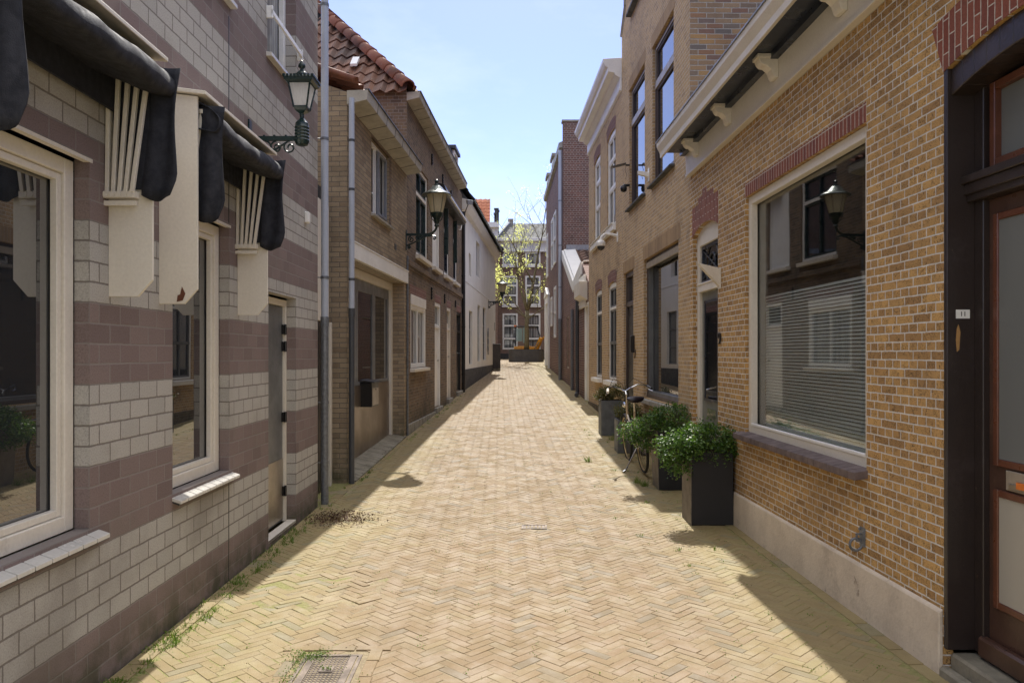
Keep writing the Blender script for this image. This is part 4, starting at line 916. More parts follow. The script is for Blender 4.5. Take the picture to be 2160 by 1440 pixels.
pw = at(978, 828, 20.85); downpipe(pw.x, pw.y, gz(20.8) - .02, 5.55, .045, M['black'], 'black downpipe at the corner of the dark brick house', None, None, (-.06, 0), clips=(.5, 1.8, 3.2, 4.6))
m = MB(); uu = L3.len - .06; m.box(uu - .04, uu + .04, -.012, .01, .6, 4.2); m.build('corner_strip', M['white'], b3)

# ---- white rendered house
L4 = Wall((-1.05, 21.0), (-.2, 32.3), .60)
b4 = thing('white_rendered_house', 'white plastered house with a dark base and narrow grey window strips', 'house', L4.loc(), L4.rz)
def r4(xl, xr, yt, yb): return rect3(L4, xl, xr, yt, yb, (xl + xr) / 2)
o4 = [r4(989.5, 996.5, 656, 768), r4(1007.5, 1013.5, 644, 762), r4(1018.5, 1025, 649, 759), r4(989, 993.5, 535, 582), r4(1004.5, 1012, 512, 584)]
H4 = 5.15
m = MB(); wall_panel(m, 0, L4.len, -.6, H4, [dict(u0=v[0], u1=v[1], z0=v[2], z1=v[3], d=.14) for v in o4]); shell(m, 0, L4.len, -.6, H4, 6)
m.build('wall', M['render'], b4)
for i, v in enumerate(o4): window(b4, v[0], v[1], v[2], v[3], .10 if i < 3 else .14, (M['mid_grey'], M['frost'] if i < 3 else M['glass']), fw=.035, ft=.03, hs=(.33, .66) if i < 3 else ())
zp = L4.uz(981, 779)[1]; m = MB()
m.prism([(0, -.6), (L4.len, -.2), (L4.len, zp - .0), (0, zp)], 'y', -.02, .02); m.build('plinth', M['render_dk'], b4)
m = MB(); zl = L4.uz(981, 593)[1]; m.box(0.01, L4.len - .5, -.012, .01, zl, zl + .05); m.build('string_course', M['white'], b4)
m = MB(); m.prism([(.0, H4 - .12), (-.10, H4 - .10), (-.22, H4 + .04), (-.22, H4 + .14), (0, H4 + .2)], 'x', -.05, L4.len); cn = m.build('eaves_board', M['render'], b4)
m = MB(); pantiles(m, (0, -.30, H4 + .16), (1, 0, 0), (0, .6, .8), L4.len, 1.7, tw=.22); m.build('roof', M['tile_dk'] if 'tile_dk' in M else tilemat('black_tiles', [(.03, .032, .036), (.05, .052, .058)], (.12, .12, .12), .2), b4, smooth='auto', recalc=False)
m = MB(); m.prism([(0, H4), (-.2, H4 + .13), (1.0, H4 + 1.55), (6, H4 + 1.55), (6, H4)], 'x', 0.0, L4.len); m.build('roof_base', M['slate'], b4)
m = MB(); uo, zo = L4.uz(1028, 720)
for k in range(3): m.torus((uo, -.03, zo - .28 + k * .28), .11, .02, 'y', 14, 5)
m.tube([(uo, -.03, zo - .5), (uo, -.03, zo + .5)], .018, 5); m.build('iron_ornament', M['zinc'], b4)
uo = L4.u(1043); m = MB(); m.box(uo - .0, uo + .04, -.02, 0, L4.uz(1043, 697)[1], L4.uz(1043, 680)[1]); m.build('wall_plate', M['mid_grey'], b4)
m = MB(); m.prism([(0, .0), (-.30, .06), (-.36, .20), (0, .20)], 'x', L4.len - .7, L4.len + .1); cv = m.build('corner_eave', M['slate'], b4); cv.location = (0, 0, H4 + .16)
pw = L4.world(L4.u(1030), 0, 0); hat_lantern((pw.x, pw.y, L4.zb + L4.uz(1030, 640)[1]), L4.rz - PI / 2, 'distant round lantern on the corner of the white house')
pw = at(1046, 778, 31.2); t = thing('utility_cabinet', 'tall dark grey cable cabinet at the corner of the white house', 'cabinet', (pw.x, pw.y, gz(31.2)), 0)
m = MB(); m.box(-.19, .19, -.25, .45, .06, 1.02); m.build('body', M['bronze_c'] if 'bronze_c' in M else M['cab'] if 'cab' in M else pmat('cabinet_grey', (.075, .068, .064), .6), t, bevel=.01); m = MB(); m.box(-.21, .21, -.27, .47, 1.02, 1.06); m.build('lid', M['mid_grey'], t, bevel=.008); m = MB(); m.box(-.19, .19, -.25, .45, -.02, .06); m.build('base', M['slab'], t)

# ================================================================== RIGHT SIDE
def RY(W, Y): return W.at_Y(Y)
# ---- near yellow brick house with the big window and two doors
R1 = Wall((2.25, 9.0), (2.294, 1.5), 0.0)
b5 = thing('yellow_brick_house', 'near right house of yellow brick with white joints, cream cornice and large window', 'house', R1.loc(), R1.rz)
uY = lambda Y: RY(R1, Y)
WB = dict(u0=uY(7.0), u1=uY(4.71), z0=.92, z1=3.09, d=.06)
D1 = dict(u0=uY(8.86), u1=uY(7.86), z0=.05, z1=3.10, d=.12, arch=.10)
D2 = dict(u0=uY(3.90), u1=uY(2.72), z0=.02, z1=3.17, d=.05, arch=.075)
m = MB(); wall_panel(m, 0, R1.len, -.1, 4.0, [WB, D1, D2]); shell(m, 0, R1.len, -.1, 4.0, 6); m.build('wall', M['b_yellow'], b5)
m = MB()
for a, b in ((0, D1['u0']), (D1['u1'], D2['u0']), (D2['u1'], R1.len)): m.hexa([(a, -.028, -.1), (b, -.028, -.1), (b, .0, -.1), (a, .0, -.1)], [(a, -.024, .315), (b, -.024, .325), (b, .0, .34), (a, .0, .33)])
m.build('plinth', M['plinth'], b5, bevel=.006)
# soldier course, arches
m = MB(); a, b = WB['u0'], WB['u1']; m.box(a, b, -.003, .055, 3.091, 3.215); m.build('soldier_course', M['b_sold'] if 'b_sold' in M else brick_mat('soldier_course_brick', .0545, .40, .008, [(.24, .07, .05), (.29, .10, .065), (.19, .06, .05), (.26, .085, .06)], (.58, .52, .46), 'stack', bump=.6, stain_amt=.15), b5)
am = arch_mb(D1['u0'] - .02, D1['u1'] + .02, D1['z1'], .10, .0, y=-.003); m = MB(); a, b = D1['u0'], D1['u1']; n_ = 12; steps = [.22, .22, .22, .29, .29, .36, .36, .29, .29, .29, .22, .22]
for k in range(n_):
    t0, t1 = 2 * k / n_ - 1, 2 * (k + 1) / n_ - 1; ua_, ub_ = a - .02 + (b - a + .04) * k / n_, a - .02 + (b - a + .04) * (k + 1) / n_
    za_, zb2 = D1['z1'] - .10 * t0 * t0, D1['z1'] - .10 * t1 * t1; zt_ = D1['z1'] + steps[k] + .02
    m.hexa([(ua_, -.003, za_), (ub_, -.003, zb2), (ub_, .02, zb2), (ua_, .02, za_)], [(ua_, -.003, zt_), (ub_, -.003, zt_), (ub_, .02, zt_), (ua_, .02, zt_)])
m.build('door_arch', M['b_arch'], b5)
arch_mb(D2['u0'], D2['u1'], D2['z1'] + .001, .075, .26, flare=.10).build('portal_arch', M['b_arch'], b5)
# big window with clear glass, blinds and a room behind
a, b, c, d = WB['u0'], WB['u1'], WB['z0'], WB['z1']
w_ = window(b5, a + .002, b - .002, c, d - .002, .09, (M['cream'], M['glass_t']), fw=.075, ft=.06, label='large cream framed shop window')
w_.children[0].rotation_euler = (0, 0, 0)
m = MB(); m.box(a + .075, b - .075, .025, .05, c + .075, c + .10); m.build('glazing_bead', M['white'], w_, bevel=.004)
m = MB(); n_ = 24; wd = (b - a + .12) / n_
for k in range(n_):
    p, q = a - .10 + k * wd + .003, a - .10 + (k + 1) * wd - .003; m.hexa([(p, -.085, .865), (q, -.085, .865), (q, .05, .885), (p, .05, .885)], [(p, -.085, .915), (q, -.085, .915), (q, .05, .938), (p, .05, .938)])
m.build('sill', M['sill_b'] if 'sill_b' in M else pmat('brown_sill_brick', (.16, .12, .115), .7, var=.25, scale=7, bump=.4), w_, bevel=.003)
m = MB(); z = c + .02
while z < c + 1.25:
    m.hexa([(a + .08, .16, z), (b - .08, .16, z), (b - .08, .172, z + .020), (a + .08, .172, z + .020)], [(a + .08, .162, z - .002), (b - .08, .162, z - .002), (b - .08, .174, z + .018), (a + .08, .174, z + .018)]); z += .027
m.build('blinds', M['blind'], w_)
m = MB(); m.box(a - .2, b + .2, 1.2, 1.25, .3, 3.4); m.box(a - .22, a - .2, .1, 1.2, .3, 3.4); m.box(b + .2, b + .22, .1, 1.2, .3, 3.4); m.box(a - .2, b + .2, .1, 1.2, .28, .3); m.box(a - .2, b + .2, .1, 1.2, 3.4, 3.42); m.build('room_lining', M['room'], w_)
# grey green door with transom light
a, b, c, d = D1['u0'], D1['u1'], D1['z0'], D1['z1']; zt = 2.40
m = MB(); m.box(a, a + .10, .05, .13, c, d - .02); m.box(b - .10, b, .05, .13, c, d - .02); m.box(a + .10, b - .10, .05, .13, d - .22, d); m.box(a + .10, b - .10, .03, .13, zt - .05, zt + .05); m.box(a + .08, b - .08, .02, .05, zt + .03, zt + .05)
o = m.build('door', M['cream'], b5, bevel=.005); o['label'] = 'grey green door in a cream arched frame'
m = MB(); m.box(a + .10, b - .10, .085, .125, c + .02, zt - .05); lf = m.build('leaf', M['sage'], o, bevel=.003)
m = MB(); m.box(a + .26, b - .26, .075, .084, 1.15, 2.22); m.build('pane', M['glass'], lf); m = MB()
for x0, x1, z0, z1 in ((a + .23, a + .26, 1.12, 2.25), (b - .26, b - .23, 1.12, 2.25), (a + .26, b - .26, 1.12, 1.15), (a + .26, b - .26, 2.22, 2.25)): m.box(x0, x1, .068, .084, z0, z1)
m.build('pane_frame', M['navy'], lf); m = MB(); uc = (a + b) / 2
m.box(uc - .16, uc + .16, .074, .084, .95, 1.04); m.build('letter_slot', M['chrome'], lf); m = MB(); m.box(a + .2, b - .2, .078, .084, .25, .85); m.build('lower_panel', M['sage'], lf, bevel=.004)
m = MB(); m.box(a + .12, b - .12, .095, .11, zt + .05, d - .22); m.build('fanlight_pane', M['glass'], o)
m = MB(); fz0, fz1 = zt + .05, d - .22; m.box(a + .10, a + .14, .075, .12, fz0, fz1); m.box(b - .14, b - .10, .075, .12, fz0, fz1); m.box(a + .14, b - .14, .075, .12, fz0, fz0 + .04); m.box(a + .14, b - .14, .075, .12, fz1 - .04, fz1)
cz = (fz0 + fz1) / 2
m.torus((uc, .085, cz - .02), .12, .010, 'y', 24, 6); m.torus((uc, .085, cz - .02), .24, .008, 'y', 24, 6, -1.1, 1.1); m.torus((uc, .085, cz - .02), .24, .008, 'y', 24, 6, PI - 1.1, PI + 1.1)
m.tube([(a + .14, .085, fz1 - .05), (b - .14, .085, fz0 + .05)], .008, 6); m.tube([(a + .14, .085, fz0 + .05), (b - .14, .085, fz1 - .05)], .008, 6)
m.build('fanlight_tracery', M['navy'], o)
m = MB(); m.box(a - .05, b + .05, -.12, .13, -.05, c - .003); m.build('step', M['stone'], o, bevel=.01)
def text(s, size, mat, parent, loc, rot, depth=.002, name='number'):
    c_ = bpy.data.curves.new(name, 'FONT'); c_.body = s; c_.size = size; c_.extrude = depth; c_.align_x = 'CENTER'; c_.align_y = 'CENTER'
    t_ = bpy.data.objects.new(name, c_); COL.objects.link(t_); dg = bpy.context.evaluated_depsgraph_get()
    me = bpy.data.meshes.new_from_object(t_.evaluated_get(dg)); bpy.data.objects.remove(t_); me.materials.clear(); me.materials.append(mat)
    o_ = bpy.data.objects.new(name, me); COL.objects.link(o_); o_.parent = parent; o_.location = loc; o_.rotation_euler = rot; return o_
uu, zz = R1.uz(1520, 715); text('9', .17, M['black'], b5, (uu, -.012, zz), (PI / 2, 0, 0), .006, 'house_number')
# portal with brown door
a, b, c, d = D2['u0'], D2['u1'], D2['z0'], D2['z1']
m = MB(); m.box(a, a + .03, .0, .24, .14, d); m.box(a + .03, a + .10, .14, .26, .14, d - .1); m.box(b - .03, b, .0, .24, .14, d); m.box(b - .10, b - .03, .14, .26, .14, d - .1)
m.box(a + .03, b - .03, .10, .30, 2.42, 2.53); m.box(a + .02, b - .02, .07, .14, 2.51, 2.55); m.box(a + .02, b - .02, .085, .14, 2.455, 2.51)
pts = [(a + .03 + (b - a - .06) * k / 12, d - .075 * (2 * k / 12 - 1) ** 2) for k in range(13)]
for (p0, p1) in zip(pts, pts[1:]): m.hexa([(p0[0], .02, p0[1] - .13), (p1[0], .02, p1[1] - .13), (p1[0], .3, p1[1] - .13), (p0[0], .3, p0[1] - .13)], [(p0[0], .02, p0[1]), (p1[0], .02, p1[1]), (p1[0], .3, p1[1]), (p0[0], .3, p0[1])])
o = m.build('front_door', M['maroon'], b5, bevel=.004); o['label'] = 'brown panelled door with frosted panes in a black arched portal'
m = MB(); m.box(a + .10, b - .10, .17, .215, .16, 2.42); lf = m.build('leaf', M['browndoor'], o, bevel=.003)
def ring(mb, x0, x1, z0, z1, y0, y1, k=.035):
    mb.box(x0, x0 + k, y0, y1, z0, z1); mb.box(x1 - k, x1, y0, y1, z0, z1); mb.box(x0 + k, x1 - k, y0, y1, z0, z0 + k); mb.box(x0 + k, x1 - k, y0, y1, z1 - k, z1)
x0, x1 = a + .15, b - .15
m = MB(); ring(m, x0, x1, 1.10, 2.34, .155, .172); ring(m, x0, x1, .40, .985, .155, .172); m.build('pane_moulding', M['mahog'], lf, bevel=.004)
m = MB(); m.box(x0 + .034, x1 - .034, .163, .169, 1.134, 2.306); m.build('upper_pane', M['frost'], lf)
m = MB(); m.box(x0 + .034, x1 - .034, .163, .169, .434, .951); m.build('lower_pane', M['frost_l'], lf)
m = MB(); m.box(a + .08, b - .08, .12, .17, .13, .235); m.build('weather_bar', M['browndoor'], lf, bevel=.012)
m = MB(); lx = a + .245; m.box(lx, lx + .30, .155, .17, .995, 1.09); ls = m.build('letter_slot', M['taupe'], lf, bevel=.003)
m = MB(); m.box(lx + .03, lx + .27, .148, .156, 1.005, 1.03); m.build('flap', M['steel'], ls, bevel=.002)
m = MB(); m.box(lx + .085, lx + .145, .146, .155, 1.014, 1.045); m.build('orange_sticker', M['orange'], ls)
fr_ = MB(); ring(fr_, x0 - .02, x1 + .02, 2.57, 2.99, .15, .20, .04); fr_.build('transom_frame', M['mahog'], o, bevel=.004); m = MB(); m.box(x0 + .0, x1 - .0, .185, .19, 2.59, 2.97); m.build('transom_pane', M['frost'], o)
m = MB(); m.box(a + .03, b - .03, .2, .3, 2.98, d); m.build('head_board', M['maroon'], o)
m = MB(); m.box(a + .002, b - .002, .03, .30, -.02, .12); m.box(a + .002, b - .002, -.03, .03, -.05, .05); m.build('threshold', M['slab'], o, bevel=.012)
m = MB(); m.box(a + .0301, a + .033, .045, .115, 1.83, 1.875); pl = m.build('number_plate', M['pure'], o)
m = MB()
for yy in (.052, .108): m.lathe((0, 0, 0), [(.004, 0), (.004, .001)], 8)
text('11', .034, M['black'], pl, (a + .0345, .08, 1.852), (PI / 2, 0, PI / 2), .0006, 'number')
m = MB(); m.prism([(.05, 1.66), (.062, 1.67), (.068, 1.76), (.058, 1.80), (.05, 1.78), (.045, 1.72)], 'x', a + .0300, a + .0312); m.build('bare_wood_patch', M['taupe_o'] if 'taupe_o' in M else pmat('bare_wood', (.42, .24, .09), .7), o)
# cornice: fascia board, gutter, corbels
m = MB(); m.prism([(0, 3.755), (-.05, 3.765), (-.06, 4.03), (0, 4.03)], 'x', .02, R1.len); m.box(.02, R1.len, -.062, 0, 3.735, 3.765); m.build('fascia_board', M['cream'], b5, bevel=.004)
m = MB(); m.box(-.02, R1.len, -.33, .0, 4.035, 4.06); m.box(.0, R1.len, -.12, -.06, 3.99, 4.035); m.build('soffit', M['navy'], b5)
m = MB(); m.prism([(-.31, 3.985), (-.345, 3.975), (-.35, 4.03), (-.385, 4.10), (-.39, 4.15), (-.30, 4.15), (-.30, 4.035)], 'x', -.04, R1.len); g_ = m.build('gutter', M['cream'], b5, bevel=.004)
m = MB(); m.box(-.05, R1.len, -.40, -.36, 4.15, 4.16); m.build('rim', M['zinc'], g_)
for i, Yc in enumerate((8.45, 7.28, 6.08, 4.9, 3.7, 2.5)):
    uc_ = uY(Yc); m = MB(); m.prism([(-.055, 3.845), (-.085, 3.845), (-.10, 3.865), (-.115, 3.91), (-.15, 3.94), (-.18, 3.945), (-.20, 3.965), (-.21, 3.99), (-.21, 4.034), (-.055, 4.034)], 'x', uc_ - .055, uc_ + .055)
    m.prism([(-.05, 4.0), (-.225, 4.0), (-.225, 4.033), (-.05, 4.033)], 'x', uc_ - .065, uc_ + .065)
    m.build('corbel', M['cream'], b5, bevel=.004)
m = MB(); pantiles(m, (-.0, -.12, 4.24), (1, 0, 0), (0, .88, .47), R1.len, 3.5); m.build('roof', M['tile_d'], b5, smooth='auto', recalc=False)
m = MB(); m.prism([(0, 4.0), (3, 5.7), (6, 4.0)], 'x', 0, R1.len); m.build('roof_base', M['room'], b5)
# ring hook and wedge light and white lamp
uu, zz = R1.uz(1817, 1135); pw = R1.world(uu, -.0, zz)
t = thing('mooring_ring', 'small galvanised ring on a wall plate low on the yellow brick wall', 'wall ring', pw, R1.rz)
m = MB(); m.box(-.01, .055, -.008, 0, -.045, .075); m.tube([(.01, 0, .03), (.01, -.035, .03), (.01, -.035, -.01), (.01, 0, -.01)], .009, 6)
for q in ((.0, .06), (.045, .05), (.04, -.03)): m.lathe((q[0], -.012, q[1]), [(.008, -.006), (.008, .006)], 6)
m.build('plate', M['galv'], t, smooth='auto', bevel=.001); m = MB(); m.torus((.01, -.04, -.035), .038, .0085, 'x', 20, 8); m.build('ring', M['galv'], t, smooth=True)
uu, zz = R1.uz(1519, 585); pw = R1.world(uu, 0, zz)
t = thing('wedge_light', 'cream wedge shaped wall fitting beside the arched door', 'wall light', pw, R1.rz)
m = MB(); m.hexa([(-.035, 0, -.11), (.035, 0, -.11), (.035, 0, .09), (-.035, 0, .09)], [(-.03, -.20, .10), (.03, -.20, .10), (.03, -.23, .145), (-.03, -.23, .145)]); m.box(-.045, .045, -.014, 0, -.12, .10); m.build('housing', M['cream'], t, bevel=.006)

# ---- tall gabled house
R2 = Wall((2.18, 13.6), (2.25, 9.0), .05)
b6 = thing('tall_gabled_house', 'tall yellow brown brick gabled house with black door and long dark framed upper windows', 'house', R2.loc(), R2.rz)
def r2(W, xl, xr, ytr, ybr, **k): # top / bottom rows read at the right hand column
    u0, u1 = W.u(xl), W.u(xr); return dict(u0=u0, u1=u1, z1=W.uz(xr, ytr)[1], z0=W.uz(xr, ybr)[1], **k)
A1 = r2(R2, 1376, 1421, 18, 345, d=.055); A2 = r2(R2, 1327.5, 1360, 133, 405, d=.055); A2['z0'] = A1['z0']; A2['z1'] = A1['z1']
A3 = dict(u0=R2.u(1332), u1=R2.u(1362), z0=R2.uz(1333, 35)[1], z1=9.0, d=.1)
BW = r2(R2, 1357.5, 1431, 505, 858, d=.10); BD = dict(u0=R2.u(1315.5), u1=R2.u(1336), z0=.16, z1=R2.uz(1336, 566)[1], d=.12)
L_ = R2.len; HS = 7.28
m = MB(); wall_panel(m, 0, L_, -.2, HS, [A1, A2, BW, BD]); wall_panel(m, .38, L_, HS, 9.6, [dict(A3, z0=max(A3['z0'], HS + .01))])
m.face([(0, 0, HS), (.38, 0, HS), (.38, 0, HS + .38)]); m.face([(0, 0, HS), (.38, 0, HS + .38), (.38, .3, HS + .38), (0, .3, HS)])
m.face([(0, 0, -.2), (0, 7, -.2), (0, 7, HS), (0, 0, HS)]); m.face([(.38, 0, HS), (.38, .3, HS), (.38, .3, 9.6), (.38, 0, 9.6)]); m.face([(0, .3, HS), (L_, .3, HS), (L_, .3, 9.6), (0, .3, 9.6)]); m.face([(0, 7, -.2), (L_, 7, -.2), (L_, 7, HS), (0, 7, HS)]); m.face([(0, 0, HS), (L_, 0, HS), (L_, 7, HS), (0, 7, HS)])
m.build('front_wall', M['b_yellow2'], b6)
sw = R2; ws0 = dict(u0=(1618 - CX) / F * 9.0 - 2.25, u1=(1618 - CX) / F * 9.0 - 2.25 + 1.0, z0=5.45, z1=7.2)
m = MB(); x = L_ + .0
def sf(y0, y1, z0, z1): m.face([(x, y0, z0), (x, y1, z0), (x, y1, z1), (x, y0, z1)])
sf(0, ws0['u0'], -.2, 9.6); sf(ws0['u0'], ws0['u1'], -.2, ws0['z0']); sf(ws0['u0'], ws0['u1'], ws0['z1'], 9.6); sf(ws0['u1'], 7, -.2, 9.6)
m.build('side_wall', M['b_side'], b6)
m = MB(); y0, y1, z0, z1 = ws0['u0'], ws0['u1'], ws0['z0'], ws0['z1']; 
for A_ in ((y0, y0 + .07, z0, z1), (y1 - .07, y1, z0, z1), (y0, y1, z0, z0 + .07), (y0, y1, z1 - .07, z1), (y0 + .3, y0 + .36, z0, z1)): m.box(L_ - .06, L_ + .01, A_[0], A_[1], A_[2], A_[3])
o = m.build('side_window', M['pure'], b6, bevel=.004); m = MB(); m.box(L_ - .05, L_ - .04, y0, y1, z0, z1); m.build('pane', M['curtain'], o)
for k, v, lb in (('a', A1, 'tall dark framed upper window nearest the white cornice'), ('b', A2, 'tall dark framed upper window beside the cameras')):
    w_ = window(b6, v['u0'], v['u1'], v['z0'], v['z1'], .07, (M['bronze'], M['glass_m'], M['bronze']), fw=.055, ft=.03, hs=(.71,), sashw=.045, label=lb)
    m = MB(); m.box(v['u0'] + .03, v['u1'] - .03, .03, .06, v['z0'] + (v['z1'] - v['z0']) * .71 - .045, v['z0'] + (v['z1'] - v['z0']) * .71 + .045); m.build('transom', M['taupe'], w_, bevel=.004)
    m = MB(); ring(m, v['u0'] + .05, v['u1'] - .05, v['z0'] + (v['z1'] - v['z0']) * .71 + .05, v['z1'] - .05, .036, .045, .02); m.build('top_light_frame', M['taupe'], w_)
    sill(w_, v['u0'], v['u1'], v['z0'] - .045, v['z0'] - .002, -.07, M['slate'], over=.06)
    m = MB(); m.box(v['u0'] - .06, v['u1'] + .06, -.0035, .01, v['z1'] + .001, v['z1'] + .20); m.build('flat_arch', M['b_lint'] if 'b_lint' in M else brick_mat('upright_brick_lintel', .058, .50, .009, [(.33, .21, .11), (.40, .27, .14), (.30, .19, .10)], (.36, .3, .24), 'stack', bump=.6), w_)
w_ = window(b6, A3['u0'], A3['u1'], max(A3['z0'], HS + .01), A3['z1'], .12, (M['white'], M['glass_m']), fw=.06); sill(w_, A3['u0'], A3['u1'], max(A3['z0'], HS + .01) - .06, max(A3['z0'], HS + .01), -.09, M['slate'])
w_ = window(b6, BW['u0'], BW['u1'], BW['z0'], BW['z1'], .13, (M['bronze'], M['glass_m'], M['mid_grey']), fw=.06, ft=.08, sashw=.045, label='large single pane window behind the bicycle')
m = MB(); m.box(BW['u0'] + .05, BW['u1'] - .05, .03, .06, BW['z1'] - .14, BW['z1'] - .05); m.build('head_rail', M['taupe'], w_, bevel=.004)
sill(w_, BW['u0'], BW['u1'], BW['z0'] - .08, BW['z0'] - .002, -.06, M['stone'], over=.04)
lint = bpy.data.materials.get('upright_brick_lintel')
for v, h_ in ((BW, .2), (BD, .2)):
    m = MB(); m.box(v['u0'] - .03, v['u1'] + .1, -.0035, .01, v['z1'] + .001, v['z1'] + h_); m.build('flat_arch', lint, b6)
a, b, c, d = BD['u0'], BD['u1'], BD['z0'], BD['z1']
m = MB(); m.box(a, a + .07, .04, .12, c, d); m.box(b - .07, b, .04, .12, c, d); m.box(a + .07, b - .07, .04, .12, d - .08, d); m.box(a + .07, b - .07, .04, .12, 2.42, 2.50)
o = m.build('door', M['bronze'], b6, bevel=.004); o['label'] = 'black door with a top light'
m = MB(); m.box(a + .07, b - .07, .07, .12, c, 2.42); m.box(a + .18, b - .18, .055, .07, c + .25, 2.25); m.build('leaf', M['black'], o, bevel=.004); m = MB(); m.box(a + .07, b - .07, .09, .1, 2.50, d - .08); m.build('pane', M['glass_m'], o)
m = MB(); m.box(b - .17, b - .155, .03, .07, .9, 2.1); m.build('handle', M['steel'], o, bevel=.004); m = MB(); m.box(a - .03, b + .03, -.1, .12, -.1, c - .003); m.build('step', M['stone'], o, bevel=.01)
uu, zz = R2.uz(1341, 747); text('7', .2, M['bronze'], b6, (uu, -.012, zz), (PI / 2, 0, 0), .006, 'house_number')
uu, zz = R2.uz(1316, 735); m = MB(); m.box(b + .02, b + .12, -.06, 0, 1.62, 1.9); m.build('letter_box', M['black'], b6, bevel=.01)
m = MB(); m.tube([(.0, 0, HS), (.38, 0, HS + .38)], .035, 6); m.box(.36, L_ + .03, -.04, .34, 9.6, 9.68); m.box(.345, .40, -.03, .33, HS + .38, 9.6); m.build('coping', M['stone'], b6)
# cameras and lamp on this wall
uu, zz = R2.uz(1328, 346); pw = R2.world(uu, 0, zz)
t = thing('solar_camera', 'black camera hanging under a small black solar panel beside an upper window', 'camera', pw, R2.rz)
m = MB(); m.hexa([(-.10, -.28, -.075), (.06, -.28, -.075), (.06, -.06, -.02), (-.10, -.06, -.02)], [(-.10, -.29, -.065), (.06, -.29, -.065), (.06, -.07, -.01), (-.10, -.07, -.01)]); m.v = [(v[0], v[1], v[2] * 1.0 + .02) for v in m.v]; m.build('solar_panel', M['black'], t, bevel=.003)
m = MB(); m.tube([(0, -.0, -.02), (0, -.07, -.02)], .016, 8); m.tube([(0, -.06, -.03), (.02, -.08, -.1), (-.01, -.05, -.18), (.01, -.07, -.26)], .004, 5); m.build('bracket', M['black'], t)
m = MB(); m.lathe((0, -.10, -.42), [(.01, -.06), (.045, -.045), (.058, 0), (.05, .045), (.02, .06)], 14); m.tube([(0, 0, -.36), (0, -.10, -.36)], .022, 8); m.build('camera_body', M['black'], t, smooth=True)
uu, zz = R2.uz(1369, 369); pw = R2.world(uu, 0, zz)
t = thing('wall_spot', 'small white bracket light between the two tall upper windows', 'wall light', pw, R2.rz)
m = MB(); m.box(-.04, .04, -.012, 0, -.10, .10); m.hexa([(-.03, 0, -.04), (.03, 0, -.04), (.03, 0, .03), (-.03, 0, .03)], [(-.03, -.16, .0), (.03, -.16, .0), (.03, -.17, .06), (-.03, -.17, .06)]); m.build('housing', M['white'], t, bevel=.004)

# ---- corniced house
R3 = Wall((2.109, 18.04), (2.18, 13.6), .28)
b7 = thing('corniced_house', 'yellow brick house with heavy white cornice and slender arched windows', 'house', R3.loc(), R3.rz)
q = lambda xl, xr, yt, yb, **k: r2(R3, xl, xr, yt, yb, **k)
C1 = q(1280.5, 1298.5, 262, 470, d=.05, arch=.07); C2 = dict(q(1253.5, 1266.5, 325, 500, d=.05, arch=.07)); C2['z0'] = C1['z0']; C2['z1'] = C1['z1']
C3 = q(1283, 1300, 589, 803, d=.05, arch=.07); C4_ = dict(q(1256.5, 1269.5, 605, 798, d=.05, arch=.07)); C4_['z0'] = C3['z0']; C4_['z1'] = C3['z1']
H7 = R3.uz(1285.8, 240)[1]
m = MB(); wall_panel(m, 0, R3.len, -.3, H7 + .05, [C1, C2, C3, C4_]); shell(m, 0, R3.len, -.3, H7 + .05, 6); m.build('wall', M['b_yellow'] if False else M['b_yellow2'], b7)
for v, dk, lb in ((C1, 0, 'arched upper window nearer the camera'), (C2, 0, 'arched upper window at the far corner'), (C3, 1, 'lower window with dark grey sashes, nearer the camera'), (C4_, 1, 'lower window with dark grey sashes at the far corner')):
    w_ = window(b7, v['u0'], v['u1'], v['z0'], v['z1'] - .02, .06, (M['white'], M['glass_m'], M['mid_grey'] if dk else M['white']), fw=.045, ft=.035, hs=(.42, .72) if not dk else (.74,), vs=(.5,), sashw=.035 if dk else .03, arch=.05, label=lb)
    if dk: m = MB(); h_ = v['z0'] + (v['z1'] - v['z0']) * .38; m.box(v['u0'] + .05, v['u1'] - .05, .075, .11, h_ - .03, h_ + .03); m.v = [(x_, y_ - .045, z_) for x_, y_, z_ in m.v]; m.build('meeting_rail', M['mid_grey'], w_)
    arch_mb(v['u0'] - .01, v['u1'] + .01, v['z1'] + .001, .07, .22, flare=.06).build('red_arch', M['b_archd'], w_)
    if dk: sill(w_, v['u0'], v['u1'], v['z0'] - .10, v['z0'] - .002, -.10, M['white'], over=.06)
m = MB(); m.box(C2['u0'] - .25, C1['u1'] + .05, -.07, .0, C1['z0'] - .14, C1['z0'] - .02); m.box(C2['u0'] - .25, C1['u1'] + .05, -.09, .0, C1['z0'] - .02, C1['z0'] - .003); m.build('sill_band', M['white'], b7, bevel=.005)
m = MB(); Z = H7; m.prism([(0, Z - .02), (-.035, Z), (-.045, Z + .03), (-.03, Z + .04), (-.03, Z + .22), (-.06, Z + .24), (-.11, Z + .27), (-.13, Z + .31), (-.24, Z + .33), (-.25, Z + .40), (-.29, Z + .43), (-.33, Z + .50), (-.335, Z + .56), (.3, Z + .60), (.3, Z)], 'x', -.06, R3.len - .02); m.build('cornice', M['white'], b7, bevel=.003)
m = MB(); pantiles(m, (-.0, .1, Z + .6), (1, 0, 0), (0, .6, .8), R3.len - .02, 3.2); m.build('roof', M['tile_d'], b7, smooth='auto', recalc=False)
m = MB(); m.prism([(0.05, Z + .5), (2.0, Z + 3.0), (4, Z + .5)], 'x', .02, R3.len - .03); m.build('roof_base', M['b_red'], b7)
uu, zz = R3.uz(1303, 500); pw = R3.world(uu, 0, zz)
t = thing('dome_camera', 'white dome camera on a curved arm below the white sill band', 'camera', pw, R3.rz)
